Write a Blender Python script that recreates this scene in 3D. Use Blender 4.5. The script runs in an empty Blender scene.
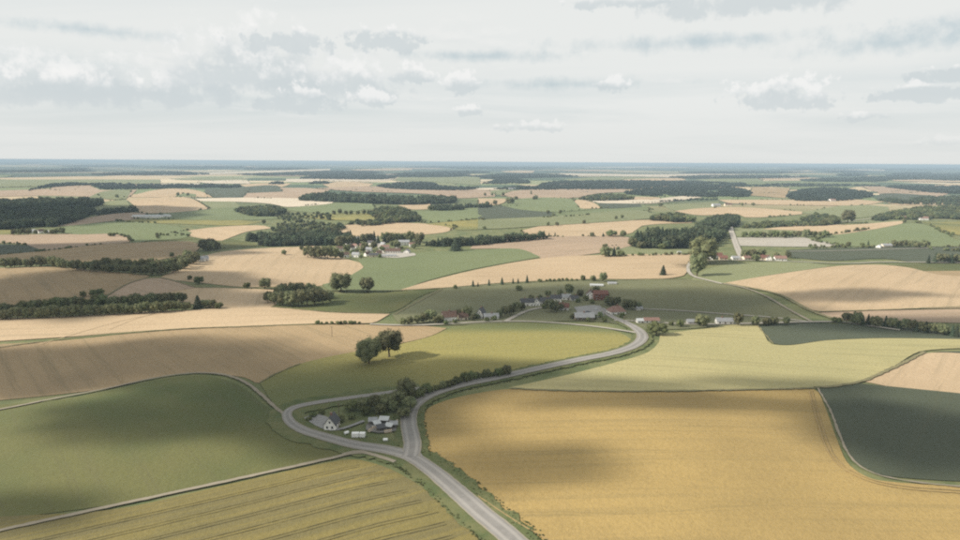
import bpy, bmesh, math, random
import numpy as np
from mathutils import Vector, Matrix
from mathutils.geometry import delaunay_2d_cdt
random.seed(7); np.random.seed(7)
R = math.radians
scene = bpy.context.scene

# ------------------------------------------------------------------ camera
CAM_H = 120.0
F = 640.0                      # focal length in pixels of the 960 px wide photograph
HORIZON = 161.8
PITCH = math.atan((270 - HORIZON) / F)
ROLL = R(0.33)
cam_data = bpy.data.cameras.new('camera')
cam_data.sensor_width = 36; cam_data.lens = 24.0
cam_data.clip_start = 1.0; cam_data.clip_end = 200000
cam = bpy.data.objects.new('camera', cam_data)
scene.collection.objects.link(cam)
CM = (Matrix.Rotation(R(90) - PITCH, 4, 'X') @ Matrix.Rotation(ROLL, 4, 'Z'))
CM.translation = Vector((0, 0, CAM_H))
cam.matrix_world = CM
scene.camera = cam
CR = CM.to_3x3()

# ------------------------------------------------------------------ sky and sun
SUN_EL = R(33)
SHADOW_DIR = Vector((1.0, 0.14, 0)).normalized()       # the way shadows fall on the ground
TO_SUN = Vector((-SHADOW_DIR.x * math.cos(SUN_EL), -SHADOW_DIR.y * math.cos(SUN_EL), math.sin(SUN_EL)))
sun_data = bpy.data.lights.new('sun', 'SUN')
sun_data.energy = 5.0; sun_data.angle = R(0.7); sun_data.color = (1.0, 0.93, 0.82)
sun = bpy.data.objects.new('sun', sun_data)
scene.collection.objects.link(sun)
sun.rotation_euler = TO_SUN.to_track_quat('Z', 'Y').to_euler()

world = bpy.data.worlds.new('World'); scene.world = world
world.use_nodes = True
wt = world.node_tree; wt.nodes.clear()
def N(tree, t, **kw):
    n = tree.nodes.new(t)
    for k, v in kw.items():
        if k.startswith('i_'):
            n.inputs[k[2:].replace('_', ' ')].default_value = v
        else: setattr(n, k, v)
    return n
def L(tree, a, b): tree.links.new(a, b)
def math_node(tree, op, a, b=None, c=None, clamp=False):
    n = tree.nodes.new('ShaderNodeMath'); n.operation = op; n.use_clamp = clamp
    for i, v in enumerate((a, b, c)):
        if v is None: continue
        if isinstance(v, (int, float)): n.inputs[i].default_value = v
        else: tree.links.new(v, n.inputs[i])
    return n.outputs[0]
def smooth(tree, v, lo, hi):
    n = tree.nodes.new('ShaderNodeMapRange'); n.interpolation_type = 'SMOOTHSTEP'
    n.inputs['From Min'].default_value = lo; n.inputs['From Max'].default_value = hi
    tree.links.new(v, n.inputs['Value']); return n.outputs['Result']
def mix_col(tree, f, a, b, blend='MIX'):
    n = tree.nodes.new('ShaderNodeMix'); n.data_type = 'RGBA'; n.blend_type = blend
    for v, i in ((f, 0), (a, 6), (b, 7)):
        if isinstance(v, (int, float)): n.inputs[i].default_value = v
        elif isinstance(v, (tuple, list)): n.inputs[i].default_value = (*v[:3], 1)
        else: tree.links.new(v, n.inputs[i])
    return n.outputs[2]

sky = N(wt, 'ShaderNodeTexSky', sky_type='NISHITA', sun_disc=False)
sky.sun_elevation = SUN_EL
sky.sun_rotation = math.atan2(TO_SUN.x, TO_SUN.y)
sky.altitude = 100; sky.dust_density = 2.0; sky.air_density = 1.0
tc = N(wt, 'ShaderNodeTexCoord')
sep = N(wt, 'ShaderNodeSeparateXYZ'); L(wt, tc.outputs['Generated'], sep.inputs[0])
zc = math_node(wt, 'MAXIMUM', sep.outputs[2], 0.0)
zz = math_node(wt, 'ADD', zc, 0.055)
comb = N(wt, 'ShaderNodeCombineXYZ')
L(wt, math_node(wt, 'DIVIDE', sep.outputs[0], zz), comb.inputs[0])
L(wt, math_node(wt, 'DIVIDE', sep.outputs[1], zz), comb.inputs[1])
P2 = comb.outputs[0]                                    # clouds lie on a layer seen in perspective
# thin veil of high cloud
mp = N(wt, 'ShaderNodeMapping'); mp.inputs['Scale'].default_value = (0.20, 0.34, 1); mp.inputs['Location'].default_value = (3.1, 0.9, 0)
L(wt, P2, mp.inputs[0])
nv = N(wt, 'ShaderNodeTexNoise', i_Scale=1.0, i_Detail=7.0, i_Roughness=0.55, i_Distortion=0.4); L(wt, mp.outputs[0], nv.inputs['Vector'])
veil = smooth(wt, nv.outputs['Fac'], 0.26, 0.58)
# cumulus
mp2 = N(wt, 'ShaderNodeMapping'); mp2.inputs['Scale'].default_value = (0.85, 0.6, 1); mp2.inputs['Location'].default_value = (0.4, 5.3, 0)
L(wt, P2, mp2.inputs[0])
nc = N(wt, 'ShaderNodeTexNoise', i_Scale=1.0, i_Detail=9.0, i_Roughness=0.58); L(wt, mp2.outputs[0], nc.inputs['Vector'])
cum = smooth(wt, nc.outputs['Fac'], 0.56, 0.66)
mp3 = N(wt, 'ShaderNodeMapping'); mp3.inputs['Scale'].default_value = (0.85, 0.6, 1); mp3.inputs['Location'].default_value = (0.4, 5.22, 0)
L(wt, P2, mp3.inputs[0])
nc3 = N(wt, 'ShaderNodeTexNoise', i_Scale=1.0, i_Detail=9.0, i_Roughness=0.58); L(wt, mp3.outputs[0], nc3.inputs['Vector'])
# single cumulus clouds, each an uneven heap around its own direction in the sky
def ray_dir(px, py):
    v = CR @ Vector(((px - 480) / F, (270 - py) / F, -1)); return v.normalized()
warpn = N(wt, 'ShaderNodeTexNoise', i_Scale=24.0, i_Detail=6.0, i_Roughness=0.56); L(wt, tc.outputs['Generated'], warpn.inputs['Vector'])
warp = math_node(wt, 'SUBTRACT', warpn.outputs['Fac'], 0.5)
warpm = N(wt, 'ShaderNodeTexNoise', i_Scale=15.0, i_Detail=5.0, i_Roughness=0.55); L(wt, tc.outputs['Generated'], warpm.inputs['Vector'])
warp2 = math_node(wt, 'SUBTRACT', warpm.outputs['Fac'], 0.5)
warpf = N(wt, 'ShaderNodeTexNoise', i_Scale=58.0, i_Detail=6.0, i_Roughness=0.6); L(wt, tc.outputs['Generated'], warpf.inputs['Vector'])
warp3 = math_node(wt, 'SUBTRACT', warpf.outputs['Fac'], 0.5)
az = math_node(wt, 'ARCTAN2', sep.outputs[0], sep.outputs[1])
el = math_node(wt, 'ARCSINE', sep.outputs[2])
def heap(px, py, rx, ry, flat=0.5, lit=0.2, rough=2.0, edge=0.60):
    d = ray_dir(px, py)
    a0, e0 = math.atan2(d.x, d.y), math.asin(d.z)
    u = math_node(wt, 'DIVIDE', math_node(wt, 'SUBTRACT', az, a0), rx / F)
    v = math_node(wt, 'DIVIDE', math_node(wt, 'SUBTRACT', el, e0), ry / F)
    vn = math_node(wt, 'MULTIPLY', math_node(wt, 'MINIMUM', v, 0.0), 1.0 / flat)
    vp = math_node(wt, 'MAXIMUM', v, 0.0)
    r2 = math_node(wt, 'ADD', math_node(wt, 'MULTIPLY', u, u), math_node(wt, 'ADD', math_node(wt, 'MULTIPLY', vn, vn), math_node(wt, 'MULTIPLY', vp, vp)))
    rr = math_node(wt, 'SQRT', r2)
    f = math_node(wt, 'ADD', math_node(wt, 'SUBTRACT', 1.0, rr), math_node(wt, 'ADD', math_node(wt, 'MULTIPLY', warp, rough), math_node(wt, 'MULTIPLY', warp3, rough * (1.35 if rx < 60 else .7))))
    m = smooth(wt, f, 0.0, edge if rx > 60 else edge * .75)
    crest = math_node(wt, 'ADD', math_node(wt, 'MULTIPLY', v, math_node(wt, 'ADD', 0.6, math_node(wt, 'MULTIPLY', rr, 0.6))), math_node(wt, 'ADD', math_node(wt, 'MULTIPLY', warp2, 1.3), math_node(wt, 'MULTIPLY', warp3, 1.3)))
    t = smooth(wt, crest, lit - 0.22, lit + 0.45)      # sunlit crest, grey body
    return m, t
# px, py, half width, half height, depth of the base, where the bright crest begins
HEAPS = [(70, 90, 150, 36, .38, .22), (20, 96, 90, 26, .4, .3), (160, 96, 95, 24, .4, .35), (258, 74, 88, 52, .45, .25), (330, 88, 92, 30, .5, .3), (284, 44, 44, 15, .7, .9),
         (300, 106, 46, 16, .6, .8), (386, 43, 38, 15, .6, .8), (364, 99, 26, 12, .6, .0), (412, 77, 30, 14, .6, .1), (459, 86, 25, 17, .5, -.1), (470, 112, 20, 7, .6, .1),
         (780, 101, 55, 22, .42, .28), (612, 85, 18, 9, .6, .0), (948, 76, 32, 8, .8, .9), (920, 95, 46, 9, .7, .8), (752, 4, 92, 18, .7, .75), (612, 3, 44, 9, .7, .1),
         (535, 128, 34, 8, .6, .1), (868, 116, 24, 7, .6, .0), (950, 142, 26, 6, .6, .0)]
GAPS = [(700, 42, 150, 10), (900, 42, 120, 14), (480, 56, 110, 8), (560, 84, 120, 9), (90, 30, 90, 8), (980, 24, 80, 12)]
def gray(v, tint=(1, 1, 1)): return (v * tint[0], v * tint[1], v * tint[2])
blue = mix_col(wt, 0.8, sky.outputs[0], (6.5, 7.7, 8.1))
col = mix_col(wt, math_node(wt, 'ADD', 0.50, math_node(wt, 'MULTIPLY', veil, 0.47)), blue, (9.55, 9.75, 9.55))
for px_, py_, rx_, ry_ in GAPS:       # breaks in the veil
    m, t = heap(px_, py_, rx_, ry_, 1.0, .5, 1.6, 1.3)
    col = mix_col(wt, math_node(wt, 'MULTIPLY', m, 0.8), col, blue)
ccol = mix_col(wt, smooth(wt, math_node(wt, 'SUBTRACT', nc.outputs['Fac'], nc3.outputs['Fac']), -0.05, 0.06), (8.5, 8.9, 8.9), gray(10.2, (1.0, 1.0, 0.98)))
col = mix_col(wt, math_node(wt, 'MULTIPLY', cum, 0.35), col, ccol)
for hp in HEAPS:
    m, t = heap(*hp)
    col = mix_col(wt, math_node(wt, 'MULTIPLY', m, 0.80), col, mix_col(wt, t, (7.2, 7.85, 8.05), gray(10.6, (1.0, 1.0, 0.985))))
# haze towards the horizon
hz = smooth(wt, sep.outputs[2], 0.10, -0.01)
col = mix_col(wt, math_node(wt, 'MULTIPLY', hz, 0.85), col, (8.75, 8.95, 8.75))
bg = N(wt, 'ShaderNodeBackground'); bg.inputs['Strength'].default_value = 0.051
L(wt, col, bg.inputs['Color'])
wo = N(wt, 'ShaderNodeOutputWorld'); L(wt, bg.outputs[0], wo.inputs[0])

scene.view_settings.view_transform = 'Standard'; scene.view_settings.look = 'None'
scene.view_settings.exposure = 0.75; scene.view_settings.gamma = 1.0
scene.cycles.transparent_max_bounces = 32
scene.cycles.max_bounces = 5
scene.cycles.filter_width = 2.1
scene.cycles.use_denoising = False
scene.cycles.volume_bounces = 0

# ------------------------------------------------------------------ terrain
BUMPS = []   # (x, y, amplitude, sigma)
def terrain(x, y):
    x = np.asarray(x, float); y = np.asarray(y, float)
    d = np.hypot(x, y)
    fall = np.clip((3600 - d) / 2400, 0, 1); fall = fall * fall * (3 - 2 * fall)
    near = np.clip((d - 120) / 260, 0.25, 1)
    z = 2.6 * np.sin(x / 190 + 0.6) * np.cos(y / 230 + 0.3) + 3.4 * np.sin(x / 410 - y / 520 + 1.1) + 1.1 * np.sin(x / 83 + y / 140)
    z = z * near
    for bx, by, a, s in BUMPS:
        z = z + a * np.exp(-((x - bx) ** 2 + (y - by) ** 2) / (2 * s * s))
    return z * fall
def hgt(x, y):
    return float(terrain(x, y))
def ground(px, py, z0=None):
    """Point of the terrain seen at a pixel of the 960 x 540 photograph."""
    d = CR @ Vector(((px - 480) / F, (270 - py) / F, -1))
    if d.z > -0.0018: d.z = -0.0018
    z = 0.0
    for _ in range(9):
        t = (z - CAM_H) / d.z
        x, y = d.x * t, d.y * t
        z = hgt(x, y)
    return x, y
def depth_at(x, y):
    v = CR.transposed() @ Vector((x, y, hgt(x, y) - CAM_H)); return -v.z
for px, py, a, s in ((880, 286, 7, 120), (560, 350, 4, 85), (130, 425, 3.5, 60), (690, 455, 4, 75), (340, 340, 3, 80),
                     (60, 290, 5, 130), (910, 232, 9, 170), (400, 216, 10, 150), (690, 345, 2.5, 70)):
    x, y = ground(px, py); BUMPS.append((x, y, a, s))

# ------------------------------------------------------------------ materials
def new_mat(name):
    m = bpy.data.materials.new(name); m.use_nodes = True
    t = m.node_tree; b = t.nodes['Principled BSDF']
    b.inputs['Roughness'].default_value = 0.9; b.inputs['Specular IOR Level'].default_value = 0.15
    return m, t, b
def var(c, k): return tuple(max(0.0, v * k) for v in c[:3])
FIELD = {  # colour, second colour, row strength, mottle strength
    'wheat':  ((.455, .345, .222), (.395, .295, .185), .28, .50),
    'pinkwheat': ((.375, .280, .195), (.315, .235, .165), .35, .50),
    'brown':  ((.350, .256, .146), (.285, .210, .122), .45, .60),
    'ochre':  ((.350, .250, .098), (.280, .202, .082), .30, .70),
    'green':  ((.080, .099, .038), (.126, .124, .047), .34, .80),
    'fresh':  ((.165, .190, .092), (.140, .168, .080), .18, .45),
    'dark':   ((.068, .080, .054), (.077, .088, .056), .14, .45),
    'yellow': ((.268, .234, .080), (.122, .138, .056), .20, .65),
    'gold':   ((.212, .170, .060), (.150, .130, .050), .85, .70),
    'olive':  ((.140, .146, .080), (.165, .162, .086), .24, .50),
    'pale':   ((.360, .318, .158), (.305, .280, .140), .36, .55),
    'meadow': ((.205, .215, .112), (.172, .186, .096), .12, .60),
    'cream':  ((.540, .465, .360), (.480, .410, .310), .20, .40),
    'grey':   ((.380, .350, .300), (.340, .312, .268), .30, .40),
}
_fm_count = 0
def field_mat(kind, angle, d):
    global _fm_count; _fm_count += 1
    c1, c2, rows, mott = FIELD[kind]
    k = random.uniform(.95, 1.05) * .86
    c1, c2 = var(c1, k), var(c2, k)
    m, t, b = new_mat(kind + '_crop')
    g = N(t, 'ShaderNodeNewGeometry')
    mp = N(t, 'ShaderNodeMapping', vector_type='POINT'); mp.inputs['Rotation'].default_value = (0, 0, -angle)
    L(t, g.outputs['Position'], mp.inputs[0])
    s = max(1.0, d / 420)
    big = N(t, 'ShaderNodeTexNoise', i_Scale=0.011 / s ** .5, i_Detail=5.0, i_Roughness=0.6); L(t, mp.outputs[0], big.inputs['Vector'])
    st = N(t, 'ShaderNodeMapping'); st.inputs['Scale'].default_value = (0.006, 0.22 / s, 0.01); L(t, mp.outputs[0], st.inputs[0])
    row = N(t, 'ShaderNodeTexNoise', i_Scale=1.0, i_Detail=4.0, i_Roughness=0.65); L(t, st.outputs[0], row.inputs['Vector'])
    fine = N(t, 'ShaderNodeTexNoise', i_Scale=0.55 / s, i_Detail=4.0, i_Roughness=0.75); L(t, g.outputs['Position'], fine.inputs['Vector'])
    patch = math_node(t, 'MULTIPLY', smooth(t, big.outputs['Fac'], .32, .68), min(1, mott * 1.6))
    if kind == 'yellow' and d < 600:       # cloud shade painted into the colour by height: darker green low, yellow on top
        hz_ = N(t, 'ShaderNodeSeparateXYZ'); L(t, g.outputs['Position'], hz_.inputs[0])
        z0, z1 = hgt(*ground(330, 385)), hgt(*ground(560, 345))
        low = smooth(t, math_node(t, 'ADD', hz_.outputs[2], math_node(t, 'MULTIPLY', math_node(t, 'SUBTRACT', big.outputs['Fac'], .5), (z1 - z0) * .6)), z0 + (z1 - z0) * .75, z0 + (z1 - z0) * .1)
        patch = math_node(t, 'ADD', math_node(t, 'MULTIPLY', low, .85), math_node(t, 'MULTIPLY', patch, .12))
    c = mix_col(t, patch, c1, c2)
    dark = mix_col(t, 0.5, c, (.10, .09, .05))
    c = mix_col(t, math_node(t, 'MULTIPLY', smooth(t, row.outputs['Fac'], .42 if rows > .5 else .46, .60 if rows > .5 else .72), rows * 1.5, clamp=True), c, dark)
    c = mix_col(t, math_node(t, 'MULTIPLY', smooth(t, fine.outputs['Fac'], .38, .72), .28), c, var(c2, .62))
    if d < 1300 and kind not in ('meadow', 'gold'):        # sprayer lines, broken and faint
        sx = N(t, 'ShaderNodeSeparateXYZ'); L(t, mp.outputs[0], sx.inputs[0])
        wob = math_node(t, 'ADD', sx.outputs[1], math_node(t, 'MULTIPLY', big.outputs['Fac'], 16.0))
        md = math_node(t, 'ABSOLUTE', math_node(t, 'SUBTRACT', math_node(t, 'MODULO', math_node(t, 'ADD', wob, 9000.0), 21.0), 10.5))
        ln = smooth(t, math_node(t, 'ABSOLUTE', math_node(t, 'SUBTRACT', md, 1.0)), .55, .15)
        c = mix_col(t, math_node(t, 'MULTIPLY', ln, math_node(t, 'MULTIPLY', smooth(t, row.outputs['Fac'], .35, .6), .30)), c, mix_col(t, .5, c, (.07, .065, .035)))
    L(t, c, b.inputs['Base Color'])
    bp = N(t, 'ShaderNodeBump', i_Strength=0.55, i_Distance=0.6 * s); L(t, fine.outputs['Fac'], bp.inputs['Height']); L(t, bp.outputs[0], b.inputs['Normal'])
    return m

def simple_mat(name, c, c2=None, scale=0.5, rough=0.85, spec=0.2, bump=0.0, dist=0.05):
    m, t, b = new_mat(name)
    b.inputs['Roughness'].default_value = rough; b.inputs['Specular IOR Level'].default_value = spec
    g = N(t, 'ShaderNodeNewGeometry')
    n = N(t, 'ShaderNodeTexNoise', i_Scale=scale, i_Detail=5.0, i_Roughness=0.65); L(t, g.outputs['Position'], n.inputs['Vector'])
    L(t, mix_col(t, smooth(t, n.outputs['Fac'], .3, .7), c, c2 or var(c, .75)), b.inputs['Base Color'])
    if bump:
        bp = N(t, 'ShaderNodeBump', i_Strength=bump, i_Distance=dist); L(t, n.outputs['Fac'], bp.inputs['Height']); L(t, bp.outputs[0], b.inputs['Normal'])
    return m

def foliage_mat(name, c1, c2):
    m, t, b = new_mat(name)
    g = N(t, 'ShaderNodeNewGeometry'); oi = N(t, 'ShaderNodeObjectInfo')
    n = N(t, 'ShaderNodeTexNoise', i_Scale=0.16, i_Detail=3.0); L(t, g.outputs['Position'], n.inputs['Vector'])
    c = mix_col(t, smooth(t, n.outputs['Fac'], .35, .65), c1, c2)
    hs = N(t, 'ShaderNodeHueSaturation')
    L(t, math_node(t, 'ADD', math_node(t, 'MULTIPLY', oi.outputs['Random'], .05), .475), hs.inputs['Hue'])
    L(t, math_node(t, 'ADD', math_node(t, 'MULTIPLY', oi.outputs['Random'], .55), .72), hs.inputs['Value'])
    L(t, c, hs.inputs['Color']); L(t, hs.outputs[0], b.inputs['Base Color'])
    tr = N(t, 'ShaderNodeBsdfTranslucent'); L(t, hs.outputs[0], tr.inputs['Color'])
    mx = N(t, 'ShaderNodeMixShader'); mx.inputs[0].default_value = .22
    L(t, b.outputs[0], mx.inputs[1]); L(t, tr.outputs[0], mx.inputs[2])
    L(t, mx.outputs[0], t.nodes['Material Output'].inputs['Surface'])
    return m
LEAF = foliage_mat('broad_leaves', (.112, .124, .064), (.165, .165, .086))
LEAF_WOOD = foliage_mat('wood_leaves', (.062, .080, .046), (.084, .098, .054))
PINE = foliage_mat('pine_wood', (.036, .050, .040), (.050, .064, .046))
LEAF_OLIVE = foliage_mat('olive_leaves', (.125, .134, .066), (.152, .152, .074))
NEEDLE = foliage_mat('needles', (.050, .070, .046), (.068, .086, .052))
SHRUB = foliage_mat('shrub_leaves', (.100, .118, .050), (.135, .145, .065))
BARK = simple_mat('bark', (.10, .078, .058), (.065, .050, .038), 3.0, .95, .1, .6)

# ------------------------------------------------------------------ helpers for objects
COL = scene.collection
def link(o, parent=None):
    COL.objects.link(o)
    if parent is not None: o.parent = parent
    return o
def mesh_obj(name, verts, faces, mat=None, parent=None, smooth_=False):
    me = bpy.data.meshes.new(name); me.from_pydata([tuple(v) for v in verts], [], [tuple(f) for f in faces])
    if mat:
        for m in (mat if isinstance(mat, (list, tuple)) else [mat]): me.materials.append(m)
    if smooth_: me.polygons.foreach_set('use_smooth', [True] * len(me.polygons))
    me.update()
    return link(bpy.data.objects.new(name, me), parent)
def tag(o, label, cat, group=None, kind=None):
    if label: o['label'] = label
    if cat: o['category'] = cat
    if group: o['group'] = group
    if kind: o['kind'] = kind
    return o
def empty(name, x, y, rz=0, z=None):
    o = bpy.data.objects.new(name, None); o.empty_display_size = 1
    o.location = (x, y, hgt(x, y) + lift(x, y, 5) if z is None else z); o.rotation_euler = (0, 0, rz)
    return link(o)
def lift(x, y, layer):
    """Sheets lie above one another: crop, margin, verge, carriageway."""
    return (0.10 + 0.06 * layer) * (1 + math.hypot(x, y) / 600)

# ------------------------------------------------------------------ ground sheet out to the horizon
def ground_material():
    m, t, b = new_mat('countryside')
    g = N(t, 'ShaderNodeNewGeometry')
    mp = N(t, 'ShaderNodeMapping'); mp.inputs['Scale'].default_value = (1 / 900, 1 / 620, 0); mp.inputs['Rotation'].default_value = (0, 0, .25)
    L(t, g.outputs['Position'], mp.inputs[0])
    wn = N(t, 'ShaderNodeTexNoise', i_Scale=1.3, i_Detail=3.0); L(t, mp.outputs[0], wn.inputs['Vector'])
    wv = N(t, 'ShaderNodeVectorMath', operation='MULTIPLY_ADD'); wv.inputs[1].default_value = (.5, .5, 0)
    L(t, wn.outputs['Color'], wv.inputs[0]); L(t, mp.outputs[0], wv.inputs[2])
    vo = N(t, 'ShaderNodeTexVoronoi', i_Scale=1.0); L(t, wv.outputs[0], vo.inputs['Vector'])
    sp = N(t, 'ShaderNodeSeparateColor'); L(t, vo.outputs['Color'], sp.inputs[0])
    cr = N(t, 'ShaderNodeValToRGB'); cr.color_ramp.interpolation = 'CONSTANT'
    e = cr.color_ramp.elements
    e[0].position = 0; e[0].color = (.060, .085, .050, 1); e[1].position = .34; e[1].color = (.14, .17, .08, 1)
    for p, c in ((.50, (.20, .21, .11)), (.62, (.38, .30, .19)), (.78, (.045, .062, .040)), (.90, (.45, .37, .25))):
        x = e.new(p); x.color = (*c, 1)
    L(t, sp.outputs[0], cr.inputs[0])
    dv = N(t, 'ShaderNodeVectorMath', operation='LENGTH'); L(t, g.outputs['Position'], dv.inputs[0])
    far = smooth(t, dv.outputs['Value'], 1500, 2600)
    n2 = N(t, 'ShaderNodeTexNoise', i_Scale=.05, i_Detail=6.0, i_Roughness=.7); L(t, g.outputs['Position'], n2.inputs['Vector'])
    grass = mix_col(t, smooth(t, n2.outputs['Fac'], .35, .65), (.085, .105, .045), (.15, .15, .07))
    # very far: woods and land mingle in long patches
    mp4 = N(t, 'ShaderNodeMapping'); mp4.inputs['Scale'].default_value = (1 / 5200, 1 / 2300, 0); L(t, g.outputs['Position'], mp4.inputs[0])
    n4 = N(t, 'ShaderNodeTexNoise', i_Scale=1.0, i_Detail=6.0, i_Roughness=.6); L(t, mp4.outputs[0], n4.inputs['Vector'])
    vfar = math_node(t, 'MULTIPLY', smooth(t, n4.outputs['Fac'], .40, .52), smooth(t, dv.outputs['Value'], 5000, 9000))
    c = mix_col(t, far, grass, cr.outputs[0])
    c = mix_col(t, vfar, c, (.040, .058, .040))
    L(t, c, b.inputs['Base Color'])
    return m
radii = [0.0] + list(np.geomspace(25, 90000, 190)); NA = 300
vs = [(0, 0, hgt(0, 0))]; fs = []
for r in radii[1:]:
    a = np.arange(NA) / NA * 2 * math.pi
    x = r * np.cos(a); y = r * np.sin(a); z = terrain(x, y)
    vs += list(zip(x, y, z))
for j in range(NA): fs.append((0, 1 + j, 1 + (j + 1) % NA))
for i in range(len(radii) - 2):
    o1 = 1 + i * NA; o2 = o1 + NA
    for j in range(NA): fs.append((o1 + j, o2 + j, o2 + (j + 1) % NA, o1 + (j + 1) % NA))
g_ = mesh_obj('ground', vs, fs, ground_material(), smooth_=True); g_['kind'] = 'structure'

# ------------------------------------------------------------------ fields
def curve_px(pts, closed=True, step=5.0):
    """Smooth outline: bends are rounded, sharp corners stay."""
    n = len(pts); P = [np.array(p, float) for p in pts]; out = []
    def tang(i):
        a, b, c = P[(i - 1) % n], P[i], P[(i + 1) % n]
        if not closed and (i == 0 or i == n - 1): return None
        u, v = b - a, c - b
        ang = math.atan2(u[0] * v[1] - u[1] * v[0], u @ v)
        return (c - a) / 2 if abs(ang) < R(62) else None
    for i in range(n if closed else n - 1):
        a, b = P[i], P[(i + 1) % n]; seg = b - a; ln = float(np.hypot(*seg))
        if ln < 1e-6: continue
        ta, tb = tang(i), tang((i + 1) % n)
        def fit(t):
            l = np.hypot(*t); return t * (ln / l) if l > 0 else seg
        ta = seg if ta is None else fit(ta); tb = seg if tb is None else fit(tb)
        k = max(1, int(ln / step))
        for j in range(k):
            s = j / k
            out.append((2*s**3-3*s**2+1)*a + (s**3-2*s**2+s)*ta + (-2*s**3+3*s**2)*b + (s**3-s**2)*tb)
    if not closed: out.append(P[-1])
    return out
def stretch(p):
    x, y = p
    if x <= 0: x = x - 90
    if x >= 960: x = x + 90
    return (x, y)
def point_in(poly, X, Y):
    inside = np.zeros(X.shape, bool); n = len(poly)
    for i in range(n):
        x1, y1 = poly[i]; x2, y2 = poly[(i + 1) % n]
        if y1 == y2: continue
        inside ^= ((y1 > Y) != (y2 > Y)) & (X < (x2 - x1) * (Y - y1) / (y2 - y1) + x1)
    return inside
PXG = np.meshgrid(np.arange(-90, 1051, 3), np.arange(160, 625, 0.75))
SHEETS = []      # (mask, layer) of the sheets laid so far
def sheet(name, kind, pts, layer=None, mat=None, angle=None):
    if kind == 'gold': a_, b_ = ground(0, 536), ground(340, 461); angle = math.atan2(b_[1] - a_[1], b_[0] - a_[0])
    pts = [stretch(p) for p in pts]
    px = curve_px(pts, step=5.0)
    mask = point_in([tuple(p) for p in px], *PXG)
    if layer is None:      # lowest free level: above what it really covers, merely off the level of what it just touches
        low, taken, n_ = 0, set(), max(1, int(mask.sum()))
        for mk, ly in SHEETS:
            ov = int((mk & mask).sum())
            if ov > .25 * n_: low = max(low, ly)
            elif ov: taken.add(ly)
        layer = low + 1
        while layer in taken: layer += 1
        grow = mask.copy(); grow[1:] |= mask[:-1]; grow[:-1] |= mask[1:]; grow[:, 1:] |= mask[:, :-1]; grow[:, :-1] |= mask[:, 1:]
        SHEETS.append((grow, layer))
    w = [ground(*p) for p in px]
    w = [w[i] for i in range(len(w)) if math.dist(w[i], w[i - 1]) > 0.3]
    A = np.array(w); c = A.mean(0); d = float(np.hypot(*c))
    if angle is None:
        e = np.roll(np.array([ground(*p) for p in pts]), -1, 0) - np.array([ground(*p) for p in pts])
        k = int(np.argmax(np.hypot(e[:, 0], e[:, 1]))); angle = math.atan2(e[k, 1], e[k, 0])
    lo, hi = A.min(0), A.max(0)
    s = max(9.0, d * .028, float(np.sqrt((hi[0]-lo[0])*(hi[1]-lo[1]) / 2600)))
    gx, gy = np.meshgrid(np.arange(lo[0], hi[0], s), np.arange(lo[1], hi[1], s))
    gx = gx.ravel(); gy = gy.ravel()
    ins = point_in(w, gx, gy); gx, gy = gx[ins], gy[ins]
    if len(gx):   # keep clear of the edge
        seg = A; dm = np.full(gx.shape, 1e9)
        for i in range(len(seg)): dm = np.minimum(dm, (gx - seg[i, 0])**2 + (gy - seg[i, 1])**2)
        ok = dm > (0.4 * s)**2; gx, gy = gx[ok], gy[ok]
    n = len(w); sc = max(hi - lo)
    v2 = [Vector(((p[0] - c[0]) / sc, (p[1] - c[1]) / sc)) for p in w] + [Vector(((x - c[0]) / sc, (y - c[1]) / sc)) for x, y in zip(gx, gy)]
    out = delaunay_2d_cdt(v2, [(i, (i + 1) % n) for i in range(n)], [], 1, 1e-7)
    X = np.array([v.x * sc + c[0] for v in out[0]]); Y = np.array([v.y * sc + c[1] for v in out[0]])
    Z = terrain(X, Y) + (0.10 + 0.06 * layer) * (1 + np.hypot(X, Y) / 600)
    faces = []
    for f in out[2]:
        a, b_, c_ = f[:3]
        if (X[b_]-X[a])*(Y[c_]-Y[a]) - (Y[b_]-Y[a])*(X[c_]-X[a]) < 0: f = f[::-1]
        faces.append(f)
    if not faces: return None
    o = mesh_obj(name, zip(X, Y, Z), faces, mat or field_mat(kind, angle, d), smooth_=True)
    o['kind'] = 'structure'
    return o
FN = {'wheat': 'wheat_field', 'pinkwheat': 'stubble_field', 'brown': 'ripe_field', 'ochre': 'barley_field', 'green': 'green_field', 'fresh': 'green_field',
      'dark': 'beet_field', 'yellow': 'rape_field', 'gold': 'mown_field', 'olive': 'clover_field', 'pale': 'rye_field', 'meadow': 'meadow', 'cream': 'stubble_field', 'grey': 'fallow_field'}
def far_patches():
    """The small strips of the distant plain."""
    random.seed(12); out = []
    for k in range(70):
        y = 165.5 + 34 * random.random() ** 1.3; x = random.uniform(-60, 1020); t = (y - 161) * random.uniform(.05, .10); w = random.uniform(20, 70) + (y - 160) * .6
        y += (x - 480) * .0057; sk = random.uniform(-.3, .3) * w; tl = random.uniform(-.4, .4) * t
        out.append((random.choice(['wheat', 'pinkwheat', 'cream', 'fresh', 'meadow', 'dark', 'brown', 'meadow', 'wheat']),
                    [(x - w / 2, y + tl), (x + sk * .3, y - t), (x + w / 2 + sk, y - t - tl), (x + w / 2, y + t - tl), (x - w / 3, y + t + tl)]))
    out.sort(key=lambda q: q[1][0][1]); return [(k, [(min(1049, max(-89, a)), b) for a, b in p]) for k, p in out]
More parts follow.
